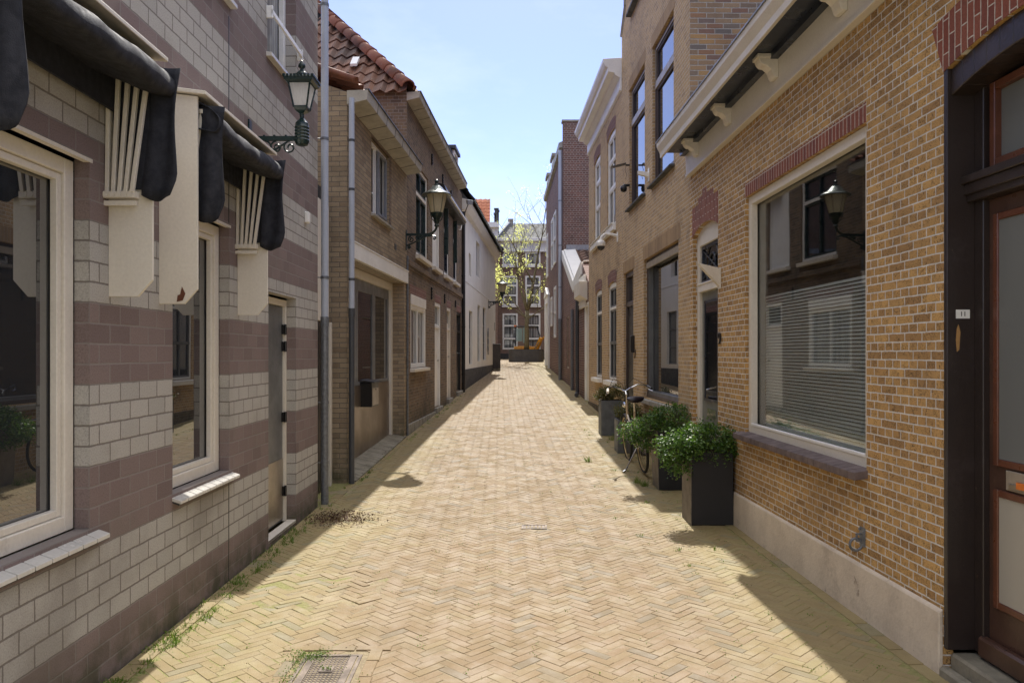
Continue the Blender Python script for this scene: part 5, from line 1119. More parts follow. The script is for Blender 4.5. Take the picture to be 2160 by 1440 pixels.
m = MB(); m.box(-.05, .05, -.012, 0, -.09, .09); m.tube([(0, 0, .02), (0, -.12, .05), (0, -.24, .05), (0, -.30, .0), (0, -.31, -.07)], .028, 10); m.build('arm', M['white'], t, smooth='auto')
m = MB(); m.lathe((0, -.31, -.15), [(.05, .09), (.085, .05), (.09, .0), (.08, -.02)], 18); hd = m.build('housing', M['white'], t, smooth='auto'); m = MB(); m.lathe((0, -.31, -.17), [(.07, .0), (.065, -.04), (.035, -.07), (.0, -.08)], 16, cap=False); m.build('dome', M['dark_grey'], hd, smooth=True)
m = MB(); m.box(0, R3.len, -.02, 0, -.3, .25); m.build('plinth', M['b_dark'], b7)

# ---- low extension with tiled lean-to
R4 = Wall((2.10, 25.3), (2.11, 18.05), .45)
b8 = thing('low_red_brick_annexe', 'low red brick annexe with wavy tiled roof and white verge boards', 'house', R4.loc(), R4.rz)
def uY4(Y): return R4.at_Y(Y)
zz = lambda px, py: R4.uz(px, py)[1]
prof = [(0, zz(1188, 531)), (uY4(21.5), zz(1212, 597)), (uY4(19.45), zz(1229, 556)), (R4.len, 2.9)]
NW = dict(u0=uY4(24.0), u1=uY4(23.1), z0=.75, z1=2.35, d=.06); ND = dict(u0=uY4(18.95), u1=R4.len - .02, z0=.0, z1=2.45, d=.1)
m = MB(); wall_panel(m, 0, R4.len, -.6, 2.5, [NW, ND]); P_ = [(0, 0, 2.5), (R4.len, 0, 2.5)] + [(p[0], 0, p[1]) for p in reversed(prof)]; m.face(P_); m.face([(p[0], 5, p[2]) for p in P_])
for p0, p1 in zip(prof, prof[1:]): m.face([(p0[0], 0, p0[1]), (p1[0], 0, p1[1]), (p1[0], 5, p1[1]), (p0[0], 5, p0[1])])
m.build('wall', M['b_red'], b8)
m = MB()
for (p0, p1) in zip(prof[:3], prof[1:3]): m.hexa([(p0[0], -.05, p0[1] - .26), (p1[0], -.05, p1[1] - .26), (p1[0], .02, p1[1] - .26), (p0[0], .02, p0[1] - .26)], [(p0[0], -.05, p0[1] + .05), (p1[0], -.05, p1[1] + .05), (p1[0], .02, p1[1] + .05), (p0[0], .02, p0[1] + .05)])
for (p0, p1) in zip(prof[:3], prof[1:3]): m.hexa([(p0[0], .02, p0[1] + .06), (p1[0], .02, p1[1] + .06), (p1[0], .4, p1[1] + .06), (p0[0], .4, p0[1] + .06)], [(p0[0], .02, p0[1] + .09), (p1[0], .02, p1[1] + .09), (p1[0], .4, p1[1] + .12), (p0[0], .4, p0[1] + .12)])
m.box(uY4(20.4), uY4(18.6), -.06, .0, 2.35, 3.15); m.build('verge_board', M['white'], b8, bevel=.004)
a0 = Vector((prof[1][0], .4, prof[1][1] + .08)); sv = Vector((prof[0][0] - prof[1][0], 0, prof[0][1] - prof[1][1]))
m = MB(); pantiles(m, a0, (0, 1, 0), sv, 4.5, sv.length, tw=.25); m.build('roof', M['tile_d'], b8, smooth='auto', recalc=False)
m = MB(); m.box(-.02, .12, .1, 5, prof[0][1] + .05, prof[0][1] + .22); m.build('lead_flashing', M['zinc'], b8)
window(b8, NW['u0'], NW['u1'], NW['z0'], NW['z1'], .04, (M['taupe'], M['b_red']), fw=.04, label='bricked up window with whitened edges', ft=.02)
uc_ = uY4(19.7); w_ = window(b8, uc_ - .2, uc_ + .2, 2.45, 3.1, -.06, (M['white'], M['glass']), fw=.04, ft=.02)
a, b = ND['u0'], ND['u1']; m = MB(); m.box(a, a + .09, .0, .1, 0, 2.45); m.box(b - .09, b, .0, .1, 0, 2.45); m.box(a + .09, b - .09, 0, .1, 2.36, 2.45); o = m.build('door', M['white'], b8, bevel=.004); m = MB(); m.box(a + .09, b - .09, .05, .09, .02, 2.36); m.build('leaf', M['cream'], o)
m = MB(); m.box(uY4(19.6), uY4(18.3), -.20, .0, 2.62, 2.95); m.prism([(0, 2.62), (-.20, 2.62), (-.0, 2.50)], 'x', uY4(19.6), uY4(18.3)); m.build('canopy', M['cream'], b8, bevel=.006)
pw = R4.world(uY4(21.45), -.07, 0)
downpipe(pw.x, pw.y, gz(21.4), 2.9, .045, M['galv'], 'grey downpipe under the white verge valley', None, None, (.06, 0), clips=(.4, 1.3, 2.1))
pw = R4.world(uY4(19.75), -.10, 0)
t = downpipe(pw.x, pw.y, gz(19.7) + .05, 3.05, .048, M['pipe_dk'], 'dark grey downpipe with a curved foot and swan neck', None, None, (.08, 0), foot=(-.05, -.26), clips=(.6, 1.6))
m = MB(); m.tube([(0, 0, 2.5), (0, 0, 2.62), (0, -.05, 2.70), (.02, -.28, 2.72), (.06, -.42, 2.66)], .05, 12); m.build('swan_neck', M['pipe_dk'], t, smooth='auto')

# ---- tall dark red house
R5 = Wall((2.10, 34.6), (2.10, 25.3), .77)
b9 = thing('tall_dark_red_house', 'tall dark red brick house with grey gutter, dormers and slender white windows', 'house', R5.loc(), R5.rz)
def q5(xl, xr, yt, yb): u0, u1 = R5.u(xl), R5.u(xr); x = (xl + xr) / 2; return dict(u0=u0, u1=u1, z1=R5.uz(x, yt)[1], z0=R5.uz(x, yb)[1], d=.05)
ws = [q5(1153.5, 1156.5, 495, 585), q5(1163.5, 1167.5, 463, 567), q5(1169, 1173.5, 448, 557), q5(1162.5, 1165.5, 627, 688), q5(1169.5, 1173.5, 605, 712)]
H9 = R5.uz(1186, 312)[1]; PD = dict(u0=.05, u1=R5.u(1159.5), z0=.35, z1=R5.uz(1159, 622)[1], d=.1)
Lw = R5.len
m = MB(); wall_panel(m, 0, Lw, -.5, H9, ws + [PD]); m.face([(0, 0, -.5), (0, 8, -.5), (0, 8, H9), (0, 0, H9)]); m.face([(0, 8, -.5), (Lw, 8, -.5), (Lw, 8, H9), (0, 8, H9)]); m.face([(0, 0, H9), (Lw, 0, H9), (Lw, 8, H9), (0, 8, H9)])
zs_ = H9 + .78; m.build('wall', M['b_red'], b9)
m = MB(); m.add([(Lw, .0, -.5), (Lw, 8, -.5), (Lw, 8, zs_ + 1), (Lw, 4.3, zs_ + 5.0), (Lw, .55, zs_), (Lw, 0, zs_)] + [(Lw - .25, .0, -.5), (Lw - .25, 8, -.5), (Lw - .25, 8, zs_ + 1), (Lw - .25, 4.3, zs_ + 5.0), (Lw - .25, .55, zs_), (Lw - .25, 0, zs_)],
     [(0, 1, 2, 3, 4, 5), (11, 10, 9, 8, 7, 6), (0, 5, 11, 6), (5, 4, 10, 11), (4, 3, 9, 10), (3, 2, 8, 9)]); m.build('gable_wall', M['b_red'], b9)
m = MB(); m.box(Lw - .28, Lw + .03, -.04, .56, zs_, zs_ + .06); m.hexa([(Lw - .28, .56, zs_), (Lw + .03, .56, zs_), (Lw + .03, 4.3, zs_ + 5.0), (Lw - .28, 4.3, zs_ + 5.0)], [(Lw - .28, .54, zs_ + .07), (Lw + .03, .54, zs_ + .07), (Lw + .03, 4.28, zs_ + 5.08), (Lw - .28, 4.28, zs_ + 5.08)]); m.build('coping', M['stone'], b9)
for i, v in enumerate(ws): window(b9, v['u0'], v['u1'], v['z0'], v['z1'], .02, (M['white'], M['glass_c']), fw=.09, ft=.05, hs=(.5,))
a, b, c, d = PD['u0'], PD['u1'], PD['z0'], PD['z1']
m = MB(); m.box(a, a + .25, -.08, .1, c - .5, d); m.box(b - .25, b, -.08, .1, c - .5, d); m.box(a + .25, b - .25, -.06, .1, d - .3, d); m.prism([(a - .05, d), (b + .05, d), ((a + b) / 2, d + .4)], 'y', -.12, .1); o = m.build('portal', M['white'], b9, bevel=.01); m = MB(); m.box(a + .25, b - .25, .04, .1, c, d - .3); m.build('leaf', M['taupe'], o)
m = MB(); m.prism([(0, H9 - .02), (-.10, H9 + .0), (-.13, H9 + .14), (0, H9 + .2)], 'x', -.05, Lw - .25); m.build('gutter', M['gutter'], b9)
m = MB(); m.prism([(0, H9 + .1), (4, H9 + 4.6), (8, H9 + .1)], 'x', 0, Lw - .26); rf = m.build('roof', M['tile_d'], b9)
for px in (1168, 1180):
    uc_ = R5.u(px, .4) + .3; m = MB(); m.box(uc_ - .5, uc_ + .5, .12, 1.6, H9 + .1, H9 + 1.15); dm = m.build('dormer', M['cream'], b9); m = MB(); m.box(uc_ - .6, uc_ + .6, .02, 1.7, H9 + 1.15, H9 + 1.27); m.build('dormer_roof', M['stone'], dm); window(dm, uc_ - .4, uc_ + .4, H9 + .25, H9 + 1.05, .125, (M['white'], M['glass']), fw=.08)
m = MB(); m.box(.5, 1.2, 1, 1.6, H9, H9 + 1.6); m.build('chimney', M['b_red'], b9)
pw = R5.world(Lw - .12, -.09, 0); downpipe(pw.x, pw.y, gz(25.1), H9 + .62, .06, M['pvc'], 'tall grey downpipe at the corner of the dark red house', 2.0, M['galv'], (.06, 0), clips=(.6, 3.1, 4.5, 6.0))
anchors(R5, [(1158, 725, 740)], b9)

# ================================================================== FAR END
FY = 48.0
def farx(px, Y=FY): return (px - CX) / F * Y
FW = Wall((farx(1047), FY), (farx(1230), FY), gz(FY)); FW.n = Vector((0, 1))
b10 = thing('far_brick_house', 'red brown brick house closing the street end, with white windows and slate roof', 'house', FW.loc(), FW.rz)
def q6(x0, x1, yt, yb): u0, z1 = FW.uz(x0, yt); u1, z0 = FW.uz(x1, yb); return dict(u0=u0, u1=u1, z0=z0, z1=z1, d=.08)
fw_ = []
for x0 in (1060, 1108, 1156, 1204):
    fw_ += [(q6(x0, x0 + 32, 661, 737), 2), (q6(x0, x0 + 32, 582, 644), 1), (q6(x0, x0 + 32, 532, 560), 0)]
Hc = FW.uz(1100, 530)[1]; Ht = FW.uz(1100, 503)[1]
m = MB(); wall_panel(m, 0, FW.len, -.2, Hc, [f[0] for f in fw_]); shell(m, 0, FW.len, -.2, Hc, 9); m.build('wall', M['b_far'], b10)
for v, k in fw_:
    w_ = window(b10, v['u0'], v['u1'], v['z0'], v['z1'], .06, (M['pure'], M['glass_c'], M['black']), fw=.11, ft=.09, vs=(.5,), hs=((.3, .66) if k == 2 else (.34, .67) if k == 1 else ()), sashw=.035)
    if k < 2: sill(w_, v['u0'], v['u1'], v['z0'] - .12, v['z0'], -.1, M['white'])
m = MB(); m.box(-.03, FW.len, -.04, .02, Hc, Hc + (Ht - Hc) * .75); m.box(-.08, FW.len, -.16, .02, Hc - .05, Hc + .03); m.box(-.15, FW.len, -.35, .02, Hc + (Ht - Hc) * .75, Ht); m.build('cornice', M['white'], b10, bevel=.01)
m = MB(); RH = FW.uz(1080, 472)[1] + .2; m.hexa([(0, -.2, Ht), (FW.len, -.2, Ht), (FW.len, 8, Ht), (0, 8, Ht)], [(.8, 1.1, RH), (FW.len, 1.1, RH), (FW.len, 6.4, RH), (.8, 6.4, RH)]); rf = m.build('roof', M['slate'], b10)
m = MB(); m.tube([(-.02, -.25, Ht), (.8, 1.1, RH + .03)], .10, 6); m.build('hip_flashing', M['zinc'], rf); m = MB(); m.box(.75, 1.1, 1.3, 1.7, RH - .1, RH + .35); m.build('chimney', M['stone'], rf)
m = MB(); m.box(0, FW.len, -.03, .0, -.2, .35); m.build('plinth', M['render_dk'], b10)
F2 = Wall((farx(930, 46.5), 46.5), (farx(1050, 46.5), 46.5), gz(46.5)); F2.n = Vector((0, 1))
b11 = thing('far_orange_roof_house', 'far house with orange tiled roof and white cornice seen over the white house', 'house', F2.loc(), F2.rz)
h0, h1, h2 = F2.uz(1030, 505)[1], F2.uz(1030, 470)[1], F2.uz(1030, 449)[1]
m = MB(); m.box(0, F2.len, 0, 8, -.2, h0); m.build('wall', M['b_far'], b11); m = MB(); m.box(-.02, F2.len, -.05, 8, h0, h0 + (h1 - h0) * .7); m.box(-.05, F2.len + .08, -.3, 8, h0 + (h1 - h0) * .7, h1); m.build('cornice', M['white'], b11)
m = MB(); pantiles(m, (0, -.2, h1), (1, 0, 0), (0, .5, (h2 - h1) / 1.0 * .5 + .35), F2.len - .55, 2.0, tw=.3, tl=.3); m.build('roof', M['tile_o'], b11, smooth='auto', recalc=False)
for px, w2, tp in ((1047, .22, 437), (1044, .1, 447), (1051, .09, 441)):
    uu = F2.u(px); m = MB(); m.box(uu - w2 / 2, uu + w2 / 2, .3, .6, h1 - .2, F2.uz(px, tp)[1]); m.box(uu - w2 / 2 - .04, uu + w2 / 2 + .04, .26, .64, F2.uz(px, tp)[1] - .08, F2.uz(px, tp)[1]); m.build('chimney', M['slate'], b11)
# side houses closing the cross street beyond the frame
for nm, x0, x1, y0, y1, h_, lb in (('plain_brick_house', -14, -3.6, 34, 44, 8, 'plain brick house behind the white house'), ('corner_brick_house', 5.2, 14, 36, 46, 9, 'plain brick house behind the dark red house')):
    t = thing(nm, lb, 'house', ((x0 + x1) / 2, (y0 + y1) / 2, gz(40)), 0); hx, hy = (x1 - x0) / 2, (y1 - y0) / 2
    m = MB(); m.box(-hx, hx, -hy, hy, -.3, h_); m.build('wall', M['b_far'], t); m = MB(); m.prism([(-hx - .2, h_), (hx + .2, h_), (0, h_ + 3)], 'y', -hy, hy); m.build('roof', M['tile_d'], t)

t = thing('unseen_bounce_house', 'pale house added unseen behind the viewpoint to bounce light onto the near walls', 'house', (0, -13, 0), 0)  # added out of view as a pale reflector for the foreground walls
m = MB(); m.box(-12, 12, -4, 4, -.1, 8); m.build('wall', M['render'], t); m = MB(); m.prism([(-4.3, 8), (4.3, 8), (0, 11)], 'x', -12.2, 12.2); m.build('roof', M['tile_d'], t)
for k in range(-4, 5):
    for z in (.9, 4.4): window(t, 0, 1.2, 0, 2.0, 0, (M['white'], M['glass']), fw=.07, vs=(.5,)).location = (k * 2.5 + .6, 4.03, z)

# ---- round planter and tree
pp = at(1110, 763, 38); zg = gz(38)
t = thing('tree_tub', 'wide dark grey stadium shaped tub round the tree at the end of the street', 'tree tub', (pp.x, pp.y, zg), 0)
m = MB(); hw, rr = .52, .36
prof_ = [(hw + rr * math.cos(a_), rr * math.sin(a_)) for a_ in [-PI / 2 + PI * k / 10 for k in range(11)]] + [(-hw - rr * math.cos(a_), -rr * math.sin(a_)) for a_ in [-PI / 2 + PI * k / 10 for k in range(11)]]
m.prism(prof_, 'z', -.05, .61); m.build('wall', M['tub'] if 'tub' in M else pmat('tub_grey', (.06, .058, .062), .6, var=.1), t, smooth='auto'); m = MB(); m.prism([(x * .93, y * .88) for x, y in prof_], 'z', .60, .63); m.build('soil', M['soil'], t)
t = thing('street_tree', 'young tree with sparse yellow green spring leaves at the end of the street', 'tree', (pp.x + .02, pp.y, zg + .6), 0)
rt = random.Random(11); tr = MB(); tips = []
def limb(p, d, ln, r, depth):
    n_ = 5; pts = [p]; rad = [r]; q_ = p.copy(); dd = d.copy()
    for i in range(n_):
        dd = (dd + Vector((rt.uniform(-.12, .12), rt.uniform(-.12, .12), rt.uniform(-.02, .10)))).normalized(); q_ = q_ + dd * (ln / n_); pts.append(q_.copy()); rad.append(r * (1 - .55 * (i + 1) / n_))
        if depth < 4 and i >= (1 if depth else 4):
            if rt.random() < .8:
                ax = Vector((rt.uniform(-1, 1), rt.uniform(-1, 1), 0)).normalized(); nd = (dd * .75 + ax * rt.uniform(.45, .85) + Vector((0, 0, .15))).normalized(); limb(q_, nd, ln * rt.uniform(.5, .72), rad[-1] * .72, depth + 1)
    tr.tube(pts, rad, 7 if r > .03 else 4)
    if depth >= 2: tips.extend([(pts[k], depth) for k in range(1, len(pts))])
base = Vector((0, 0, 0)); tr.tube([(0, 0, -.05), (.01, 0, .5), (.0, .01, 1.2), (.04, 0, 1.95)], [.135, .115, .105, .10], 10)
for d_, ln, r in (((-.30, .05, .95), 2.7, .062), ((.20, 0, 1.0), 3.7, .088), ((-.62, .2, .8), 2.0, .035), ((.75, -.1, .45), 1.6, .034), ((-.75, -.2, .42), 2.0, .032), ((.45, .3, .9), 2.3, .04), ((-.1, -.3, .95), 2.8, .05)):
    limb(Vector((.03, 0, 1.55 if abs(d_[0]) > .5 else 1.9)), Vector(d_).normalized(), ln, r, 1)
tr.build('trunk', M['bark'], t, smooth=True)
lf = MB()
def leafquad(mb, p, s_, rnd, up=.3):
    d_ = Vector((rnd.uniform(-1, 1), rnd.uniform(-1, 1), rnd.uniform(-1, 1))).normalized(); nn_ = Vector((rnd.uniform(-1, 1), rnd.uniform(-1, 1), rnd.uniform(-.3, 1) + up)).normalized(); e = d_.cross(nn_).normalized() * s_ * .36; d_ = d_ * s_
    mb.add([p, p + d_ * .5 + e, p + d_, p + d_ * .5 - e], [(0, 1, 2, 3)])
for p, dp in tips:
    wgt = .62 if p.x < .1 else .22
    if rt.random() < wgt * .55:
        for k in range(rt.randint(5, 12)): leafquad(lf, p + Vector((rt.gauss(0, .09), rt.gauss(0, .09), rt.gauss(0, .09))), rt.uniform(.04, .085), rt)
lf.build('crown', M['leaf_y'], t, recalc=False)

# ---- mini excavator
pe = at(1115, 760, 43.5); t = thing('mini_excavator', 'yellow mini excavator with dark cab parked behind the tree', 'excavator', (pe.x, pe.y, gz(43.5)), -.85)
m = MB()
for sy in (-.5, .5): m.prism([(-.8, .05), (-.6, -.0), (.6, -.0), (.8, .05), (.85, .22), (.7, .36), (-.7, .36), (-.85, .22)], 'y', sy - .14, sy + .14)
m.build('tracks', M['rubber'], t, bevel=.01)
m = MB(); m.prism([(-.72, .42), (.35, .42), (.40, .58), (.32, .74), (-.3, .78), (-.75, .74)], 'y', -.48, .48); m.build('body', M['yellow'], t, bevel=.03)
k_ = .035
for x, y in ((-.62, -.44), (-.62, .44), (.40, -.44), (.40, .44)):
    m = MB(); m.tube([(x, y, .8), (x * (.96 if x < 0 else 1.15), y, 1.4), (x * .92 + (.0 if x < 0 else -.12), y, 1.88)], k_, 6); m.build('cab_post', M['black'], t)
m = MB(); m.box(-.64, .34, -.48, .48, 1.86, 1.93); m.build('cab_roof', M['dark_grey'], t, bevel=.02)
m = MB(); m.box(-.56, -.05, -.452, -.445, 1.05, 1.80); m.box(.0, .36, -.452, -.445, .95, 1.82); m.build('cab_glass', M['glass_gr'] if 'glass_gr' in M else glass_dark('green_cab_glass', (.25, .33, .30), 1.5), t)
m = MB(); m.box(-.70, -.55, -.5, -.4, 1.88, 1.98); m.build('beacon', M['orange'], t, bevel=.01)
m = MB(); m.hexa([(.5, -.09, .55), (.72, -.09, .45), (.72, .09, .45), (.5, .09, .55)], [(.95, -.07, 1.28), (1.12, -.07, 1.18), (1.12, .07, 1.18), (.95, .07, 1.28)]); m.hexa([(.95, -.07, 1.12), (1.1, -.07, 1.12), (1.1, .07, 1.12), (.95, .07, 1.12)], [(1.6, -.06, 1.42), (1.6, -.06, 1.56), (1.6, .06, 1.56), (1.6, .06, 1.42)]); m.hexa([(1.5, -.05, 1.4), (1.66, -.05, 1.4), (1.66, .05, 1.4), (1.5, .05, 1.4)], [(1.52, -.05, .5), (1.62, -.05, .5), (1.62, .05, .5), (1.52, .05, .5)]); bo = m.build('boom', M['yellow'], t, bevel=.01)
m = MB(); m.tube([(.62, -.11, .6), (1.0, -.11, 1.0)], .03, 6); m.build('ram', M['chrome'], bo); m = MB(); m.prism([(1.4, .5), (1.7, .5), (1.68, .2), (1.5, .12), (1.36, .25)], 'y', -.2, .2); m.build('bucket', M['dark_grey'], t)

# ================================================================== PLANTS AND STREET THINGS
def planter(px, pybase, Y, w_, dp, h_, mat, label, group='square planters along the right hand houses', taper=.0, shrub=None, strip=True):
    p0 = at(px, pybase, Y); z0 = gz(Y); t = thing('planter', label, 'planter', (p0.x + w_ / 2, Y + dp / 2, z0), 0, group)
    a, b = w_ / 2, dp / 2; k = taper; m = MB()
    m.hexa([(-a + k, -b + k, 0), (a - k, -b + k, 0), (a - k, b - k, 0), (-a + k, b - k, 0)], [(-a, -b, h_), (a, -b, h_), (a, b, h_), (-a, b, h_)])
    m.build('box', mat, t, bevel=.006)
    m = MB(); m.box(-a + .03, a - .03, -b + .03, b - .03, h_ + .0005, h_ + .012); m.build('soil', M['soil'], t)
    if strip: m = MB(); m.hexa([(-a + k - .006, -b + k + .004, 0), (-a + k, -b + k + .004, 0), (-a + k, b - k, 0), (-a + k - .006, b - k, 0)], [(-a - .006, -b + .004, h_), (-a, -b + .004, h_), (-a, b, h_), (-a - .006, b, h_)]); m.build('side_face', M['side_pale'], t)
    return t, Vector((p0.x + w_ / 2, Y + dp / 2, z0 + h_))
def shrub(c, blobs, nleaf, size, mat, label, seed, stems=40, name='shrub'):
    rnd = random.Random(seed); t = thing(name, label, 'shrub', c, 0); lf = MB(); stm = MB()
    tot = sum(b[3] * b[4] * b[5] for b in blobs)
    # pre-picked clumps give the uneven outline
    for bx, by, bz, rx, ry, rz_ in blobs:
        k = int(nleaf * (rx * ry * rz_) / tot); ncl = max(10, int(k / 26)); 
        for c_ in range(ncl):
            v = Vector((rnd.gauss(0, 1), rnd.gauss(0, 1), rnd.gauss(0, 1))).normalized() * (rnd.uniform(.45, 1.0) ** .5)
            cc = Vector((bx + v.x * rx, by + v.y * ry, bz + v.z * rz_))
            if c_ % 3 == 0: stm.tube([(bx * .3, by * .3, 0), (bx * .7 + v.x * rx * .4, by * .7 + v.y * ry * .4, bz * .8), tuple(cc)], [.008, .005, .002], 4)
            cr = rnd.uniform(.035, .075)
            for i in range(26):
                u_ = Vector((rnd.gauss(0, 1), rnd.gauss(0, 1), rnd.gauss(0, .8))) * cr * .62
                leafquad(lf, cc + u_, rnd.uniform(size * .7, size * 1.3), rnd, .8)
    lf.build('foliage', mat, t, recalc=False); stm.build('stems', M['bark'], t)
    return t
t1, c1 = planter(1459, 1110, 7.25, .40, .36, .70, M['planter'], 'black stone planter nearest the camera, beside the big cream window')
shrub(c1, [(-.02, .0, .10, .33, .25, .16), (-.28, -.02, .02, .22, .22, .15), (.22, -.02, .04, .17, .2, .13), (-.33, -.16, -.10, .13, .12, .13), (.0, -.16, .02, .3, .1, .1)], 9500, .027, M['leaf'], 'dense glossy green shrub spilling over the nearest black planter', 3)
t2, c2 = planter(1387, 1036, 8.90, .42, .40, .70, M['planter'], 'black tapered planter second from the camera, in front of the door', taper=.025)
shrub(c2, [(.08, .1, .10, .36, .28, .19), (-.25, -.02, .04, .26, .22, .14), (-.50, -.02, -.03, .16, .16, .12), (-.30, -.1, -.12, .18, .12, .12), (.25, .0, .0, .15, .2, .12)], 9500, .027, M['leaf'], 'green shrub reaching into the street over the second black planter', 5)
t3, c3 = planter(1303, 950, 11.35, .36, .34, .50, M['planter_g'], 'low grey planter behind the bicycle wheel', strip=False)
shrub(c3, [(.0, 0, .10, .22, .18, .14), (.12, -.05, .05, .14, .14, .1)], 2600, .024, M['leaf2'], 'small olive green shrub behind the bicycle', 8)
t4, c4p = planter(1268, 918, 13.0, .38, .36, .60, M['planter_g'], 'tall grey planter farthest from the camera under the white sills', strip=False)
shrub(c4p, [(.02, 0, .12, .26, .2, .15), (-.12, 0, .06, .14, .14, .1)], 2600, .025, M['leaf2'], 'yellowish small shrub in the farthest planter', 9)

# ---- bicycle (local x = forward)
def bicycle(loc, rz, lean):
    t = thing('bicycle', 'silver city bicycle with black saddle leaning beside the planters', 'bicycle', loc, 0); t.rotation_euler = Matrix.Rotation(rz, 3, 'Z').to_euler(); t.rotation_euler = (Matrix.Rotation(rz, 3, 'Z') @ Matrix.Rotation(lean, 3, 'X')).to_euler()
    r = .335; X0, X1 = -.52, .55
    for x, nm in ((X0, 'rear_wheel'), (X1, 'front_wheel')):
        m = MB(); m.torus((x, 0, r), r - .02, .019, 'y', 40, 8); wh = m.build(nm, M['rubber'], t, smooth=True)
        m = MB(); m.torus((x, 0, r), r - .042, .011, 'y', 40, 6); m.build('rim', M['rim'], wh, smooth=True)
        m = MB()
        for k in range(28):
            a = 2 * PI * k / 28; m.tube([(x + .02 * math.cos(a + .7), .02 * (1 if k % 2 else -1), r + .02 * math.sin(a + .7)), (x + (r - .045) * math.cos(a), 0, r + (r - .045) * math.sin(a))], .0013, 3)
        m.tube([(x, -.05, r), (x, .05, r)], .018, 8); m.build('spokes', M['chrome'], wh)
    bb, seat, head0, head1 = (-.06, 0, .30), (-.22, 0, .78), (.36, 0, .62), (.31, 0, .86)
    m = MB(); m.tube([bb, seat], .016, 8); m.tube([head0, head1], .019, 8); m.tube([bb, (.15, 0, .36), (.37, 0, .62)], .021, 8); m.tube([(-.11, 0, .46), (.12, 0, .50), (.35, 0, .70)], .015, 8)
    for s_ in (-1, 1): m.tube([bb, (X0, .055 * s_, r)], .010, 6); m.tube([(-.20, 0, .70), (X0, .055 * s_, r)], .008, 6)
    m.build('frame', M['bike'], t, smooth='auto')
    m = MB()
    for s_ in (-1, 1): m.tube([(.37, .035 * s_, .60), (.40, .05 * s_, .48), (X1, .055 * s_, r)], .012, 6)
    m.tube([(.37, -.04, .60), (.37, .04, .60)], .014, 6); m.build('fork', M['chrome'], t, smooth='auto')
    m = MB(); m.tube([head1, (.29, 0, .98), (.33, 0, 1.02)], .014, 8)
    for s_ in (-1, 1): m.tube([(.33, 0, 1.02), (.36, .08 * s_, 1.06), (.33, .18 * s_, 1.10), (.20, .26 * s_, 1.09), (.08, .29 * s_, 1.06)], .011, 8)
    hb = m.build('handlebar', M['chrome'], t, smooth='auto')
    for s_, mt in ((-1, M['black']), (1, M['cream'])):
        m = MB(); m.tube([(.15, .275 * s_, 1.08), (.02, .30 * s_, 1.045)], .018, 8); m.build('grip', mt, hb, smooth='auto')
        m = MB(); m.tube([(.19, .265 * s_, 1.07), (.16, .29 * s_, 1.03), (.05, .325 * s_, 1.01)], .006, 5); m.build('brake_lever', M['chrome'], hb)
    m = MB(); m.tube([(.17, .26, 1.09), (.30, .16, 1.22), (.42, .02, 1.12), (.40, 0, .85)], .004, 5); m.tube([(.17, -.26, 1.09), (.30, -.12, 1.20), (.43, -.02, 1.08), (.38, 0, .8)], .004, 5); m.build('cables', M['black'], hb)
    m = MB(); pr = [(-.40, .105, .955), (-.36, .12, .965), (-.28, .10, .965), (-.20, .045, .955), (-.10, .02, .95), (-.04, .012, .94)]
    n0 = []
    for x, w2, z in pr: n0.append([(x, w2 * math.cos(a), z + .022 * math.sin(a) + (-.03 if math.sin(a) < 0 else 0) * abs(math.sin(a))) for a in [2 * PI * k / 14 for k in range(14)]])
    vs = [p for r_ in n0 for p in r_]; fs = [(i * 14 + k, i * 14 + (k + 1) % 14, (i + 1) * 14 + (k + 1) % 14, (i + 1) * 14 + k) for i in range(len(pr) - 1) for k in range(14)] + [tuple(range(14)), tuple((len(pr) - 1) * 14 + k for k in range(14))]
    m.add(vs, fs); m.build('saddle', M['leather'], t, smooth=True)
    m = MB(); m.tube([seat, (-.25, 0, .93)], .013, 8); m.torus((-.33, .05, .915), .02, .005, 'y', 10, 5); m.torus((-.33, -.05, .915), .02, .005, 'y', 10, 5); m.build('seat_post', M['chrome'], t)
    for x, a0, a1, nm in ((X0, .3, 2.9, 'rear_mudguard'), (X1, .5, 2.7, 'front_mudguard')):
        m = MB(); R_ = r + .012
        pts = [(x + R_ * math.cos(a0 + (a1 - a0) * k / 16), 0, r + R_ * math.sin(a0 + (a1 - a0) * k / 16)) for k in range(17)]
        for (p0, p1) in zip(pts, pts[1:]): m.hexa([(p0[0], -.025, p0[2]), (p1[0], -.025, p1[2]), (p1[0], .025, p1[2]), (p0[0], .025, p0[2])], [(p0[0], -.02, p0[2] + .008), (p1[0], -.02, p1[2] + .008), (p1[0], .02, p1[2] + .008), (p0[0], .02, p0[2] + .008)])
        m.build(nm, M['dark_grey'], t)
    m = MB()
    for s_ in (-.06, -.02, .02, .06): m.tube([(-.28, s_, .70), (-.75, s_, .70)], .005, 5)
    for s_ in (-.06, .06): m.tube([(-.70, s_, .70), (X0, s_, r)], .005, 5)
    m.tube([(-.75, -.06, .70), (-.75, .06, .70)], .005, 5); m.build('rack', M['chrome'], t)
    m = MB(); m.prism([(-.56, .30), (-.5, .38), (-.1, .40), (.02, .36), (.04, .28), (-.02, .22), (-.5, .27)], 'y', -.055, -.04); m.build('chain_case', M['dark_grey'], t, bevel=.004)
    m = MB(); m.tube([(-.06, -.07, .30), (.02, -.09, .16)], .01, 6); m.box(-.03, .07, -.17, -.09, .145, .17); m.tube([(-.06, .05, .30), (-.14, .07, .44)], .01, 6); m.box(-.19, -.09, .07, .15, .43, .455); m.build('pedals', M['rubber'], t)
    m = MB(); m.tube([(-.30, .03, .30), (-.36, .22, .02)], .011, 6); m.tube([(-.355, .215, .03), (-.37, .25, .012)], .016, 6); m.build('kickstand', M['chrome'], t)
